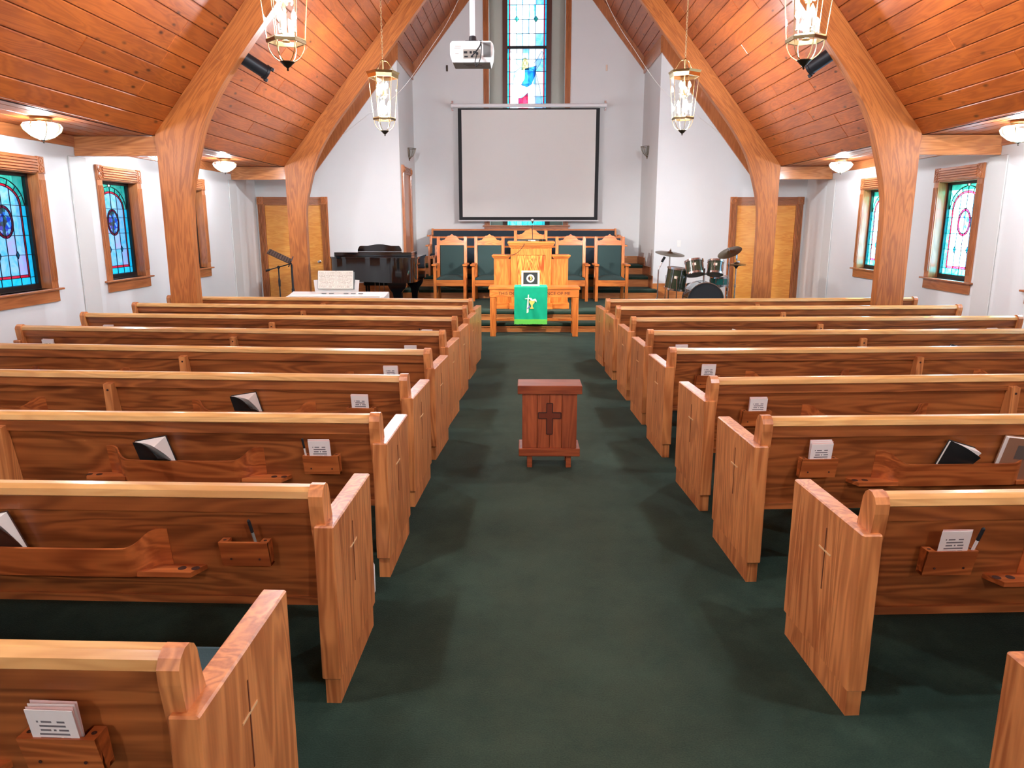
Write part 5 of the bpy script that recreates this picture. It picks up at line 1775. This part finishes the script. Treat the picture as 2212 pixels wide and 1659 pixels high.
def tom(x, y, z, r, h, tx, ty, lab, col=DRUMG):
    t = thing('rack_tom', lab, 'drum', (x, y, z), 0, 'drum kit')
    M = Matrix.Rotation(tx, 4, 'X') @ Matrix.Rotation(ty, 4, 'Y')
    drum_parts(t, r, h, M, col, 6)
    return t
tom(2.785, 12.22, .985, .145, .21, -.36, -.08, 'dark green rack tom above the bass drum, next to the floor tom')
tom(3.12, 12.22, .985, .125, .20, -.36, .12, 'dark green rack tom above the bass drum, next to the hi-hat')
t = thing('floor_tom', 'deep dark green floor tom beside the bass drum', 'drum', (2.52, 12.35, .80), 0, 'drum kit')
drum_parts(t, .165, .34, Matrix.Rotation(.05, 4, 'X') @ Matrix.Rotation(.12, 4, 'Y'), DRUMG, 8)
for k in range(3):
    a = 2 * PI * k / 3 + .4
    MB().tube([(.185 * math.cos(a), .185 * math.sin(a), .05), (.19 * math.cos(a), .19 * math.sin(a), -.55), (.21 * math.cos(a), .21 * math.sin(a), -.645)], .008, 6).build('leg', CHROME, t)
def tripod(m, z, r, ph=0.0):
    for k in range(3):
        a = 2 * PI * k / 3 + ph
        m.tube([(0, 0, z + .06), (r * .5 * math.cos(a), r * .5 * math.sin(a), z * .75), (r * math.cos(a), r * math.sin(a), .012)], .008, 6)
        m.tube([(0, 0, z * .35), (r * .62 * math.cos(a), r * .62 * math.sin(a), z * .55)], .006, 6)
t = thing('snare_drum', 'shallow teal snare drum on a chrome stand', 'drum', (3.30, 12.62, DZ), 0, 'drum kit')
drum_parts(t, .155, .13, Matrix.Translation((0, 0, .60)) @ Matrix.Rotation(.06, 4, 'X'), DRUMT, 8, PAPER, badge=False)
m = MB().tube([(0, 0, .2), (0, 0, .5)], .012, 8)
tripod(m, .22, .22)
for k in range(3):
    a = 2 * PI * k / 3
    m.tube([(0, 0, .48), (.14 * math.cos(a), .14 * math.sin(a), .52)], .007, 6)
m.build('stand', CHROME, t)
def cymbal(x, y, z, r, tx, ty, lab, boom=None):
    t = thing('cymbal', lab, 'cymbal', (x, y, DZ), 0, 'drum kit')
    M = Matrix.Translation((0, 0, z - DZ)) @ Matrix.Rotation(tx, 4, 'X') @ Matrix.Rotation(ty, 4, 'Y')
    MB().lathe([(.012, .030), (.03, .026), (.05, .010), (r * .6, .002), (r, -.012), (r, -.014), (r * .6, .0), (.05, .006), (.012, .026)], 36, M, caps=False).build('plate', CYMB, t, 40)
    MB().lathe([(.016, .03), (.016, .05), (.006, .055), (.006, .075)], 10, M).build('wing_nut', CHROME, t)
    m = MB().tube([(0, 0, .2), (0, 0, z - DZ - .03)], .011, 8)
    m.tube([(0, 0, z - DZ - .03), M @ Vector((0, 0, .03))], .006, 6)
    m.lathe([(.02, .45), (.02, .50)], 10)
    tripod(m, .24, .24, .5)
    m.build('stand', CHROME, t)
    return t
cymbal(2.40, 12.35, 1.215, .24, .16, .10, 'large bronze cymbal tilted on a stand by the platform steps')
cymbal(3.37, 12.35, 1.235, .20, .30, -.42, 'bronze cymbal tipped steeply on a stand by the drum-side door')
t = thing('hi_hat', 'pair of hi-hat cymbals on a tall stand by the drum-side door', 'cymbal', (3.52, 12.45, DZ), 0, 'drum kit')
for z, s in ((.885, 1), (.865, -1)):
    MB().lathe([(.010, s * .03), (.028, s * .026), (.045, s * .006), (.16, 0), (.16, -s * .002), (.045, s * .003), (.01, s * .025)], 32, Matrix.Translation((0, 0, z)), caps=False).build('plate', CYMB, t, 40)
MB().lathe([(.001, .80), (.012, .81), (.045, .86)], 14).build('seat_cup', BLACK, t)
m = MB().tube([(0, 0, .12), (0, 0, .82)], .011, 8)
m.tube([(0, 0, .82), (0, 0, 1.12)], .005, 6)
m.lathe([(.018, .5), (.018, .55)], 10)
m.lathe([(.014, .95), (.018, .98), (.018, 1.03), (.006, 1.05)], 10)
tripod(m, .26, .22, .2)
m.box(-.045, .045, -.16, .1, .012, .03)
m.build('stand', CHROME, t)
t = thing('drum_microphone_stand', 'short chrome stand with black clamp beside the floor tom', 'stand', (2.27, 12.62, DZ), 0, 'drum kit')
m = MB().tube([(0, 0, .2), (0, 0, .78)], .011, 8)
m.tube([(0, 0, .78), (.07, 0, .93)], .008, 6)
tripod(m, .26, .2, .9)
m.build('stand', CHROME, t)
MB().box(-.02, .02, -.015, .015, -.05, .05, .006, M=Matrix.Translation((.075, 0, .95)) @ Matrix.Rotation(.5, 4, 'Y')).build('clamp', MATTE, t)
t = thing('drum_throne', 'round black drummer stool behind the bass drum', 'stool', (3.05, 13.2, DZ), 0)
MB().lathe([(.001, .42), (.16, .42), (.17, .44), (.17, .49), (.15, .51), (.001, .515)], 24).build('seat', MATTE, t, 40)
m = MB().tube([(0, 0, .2), (0, 0, .43)], .014, 8)
tripod(m, .24, .24)
m.build('stand', CHROME, t)
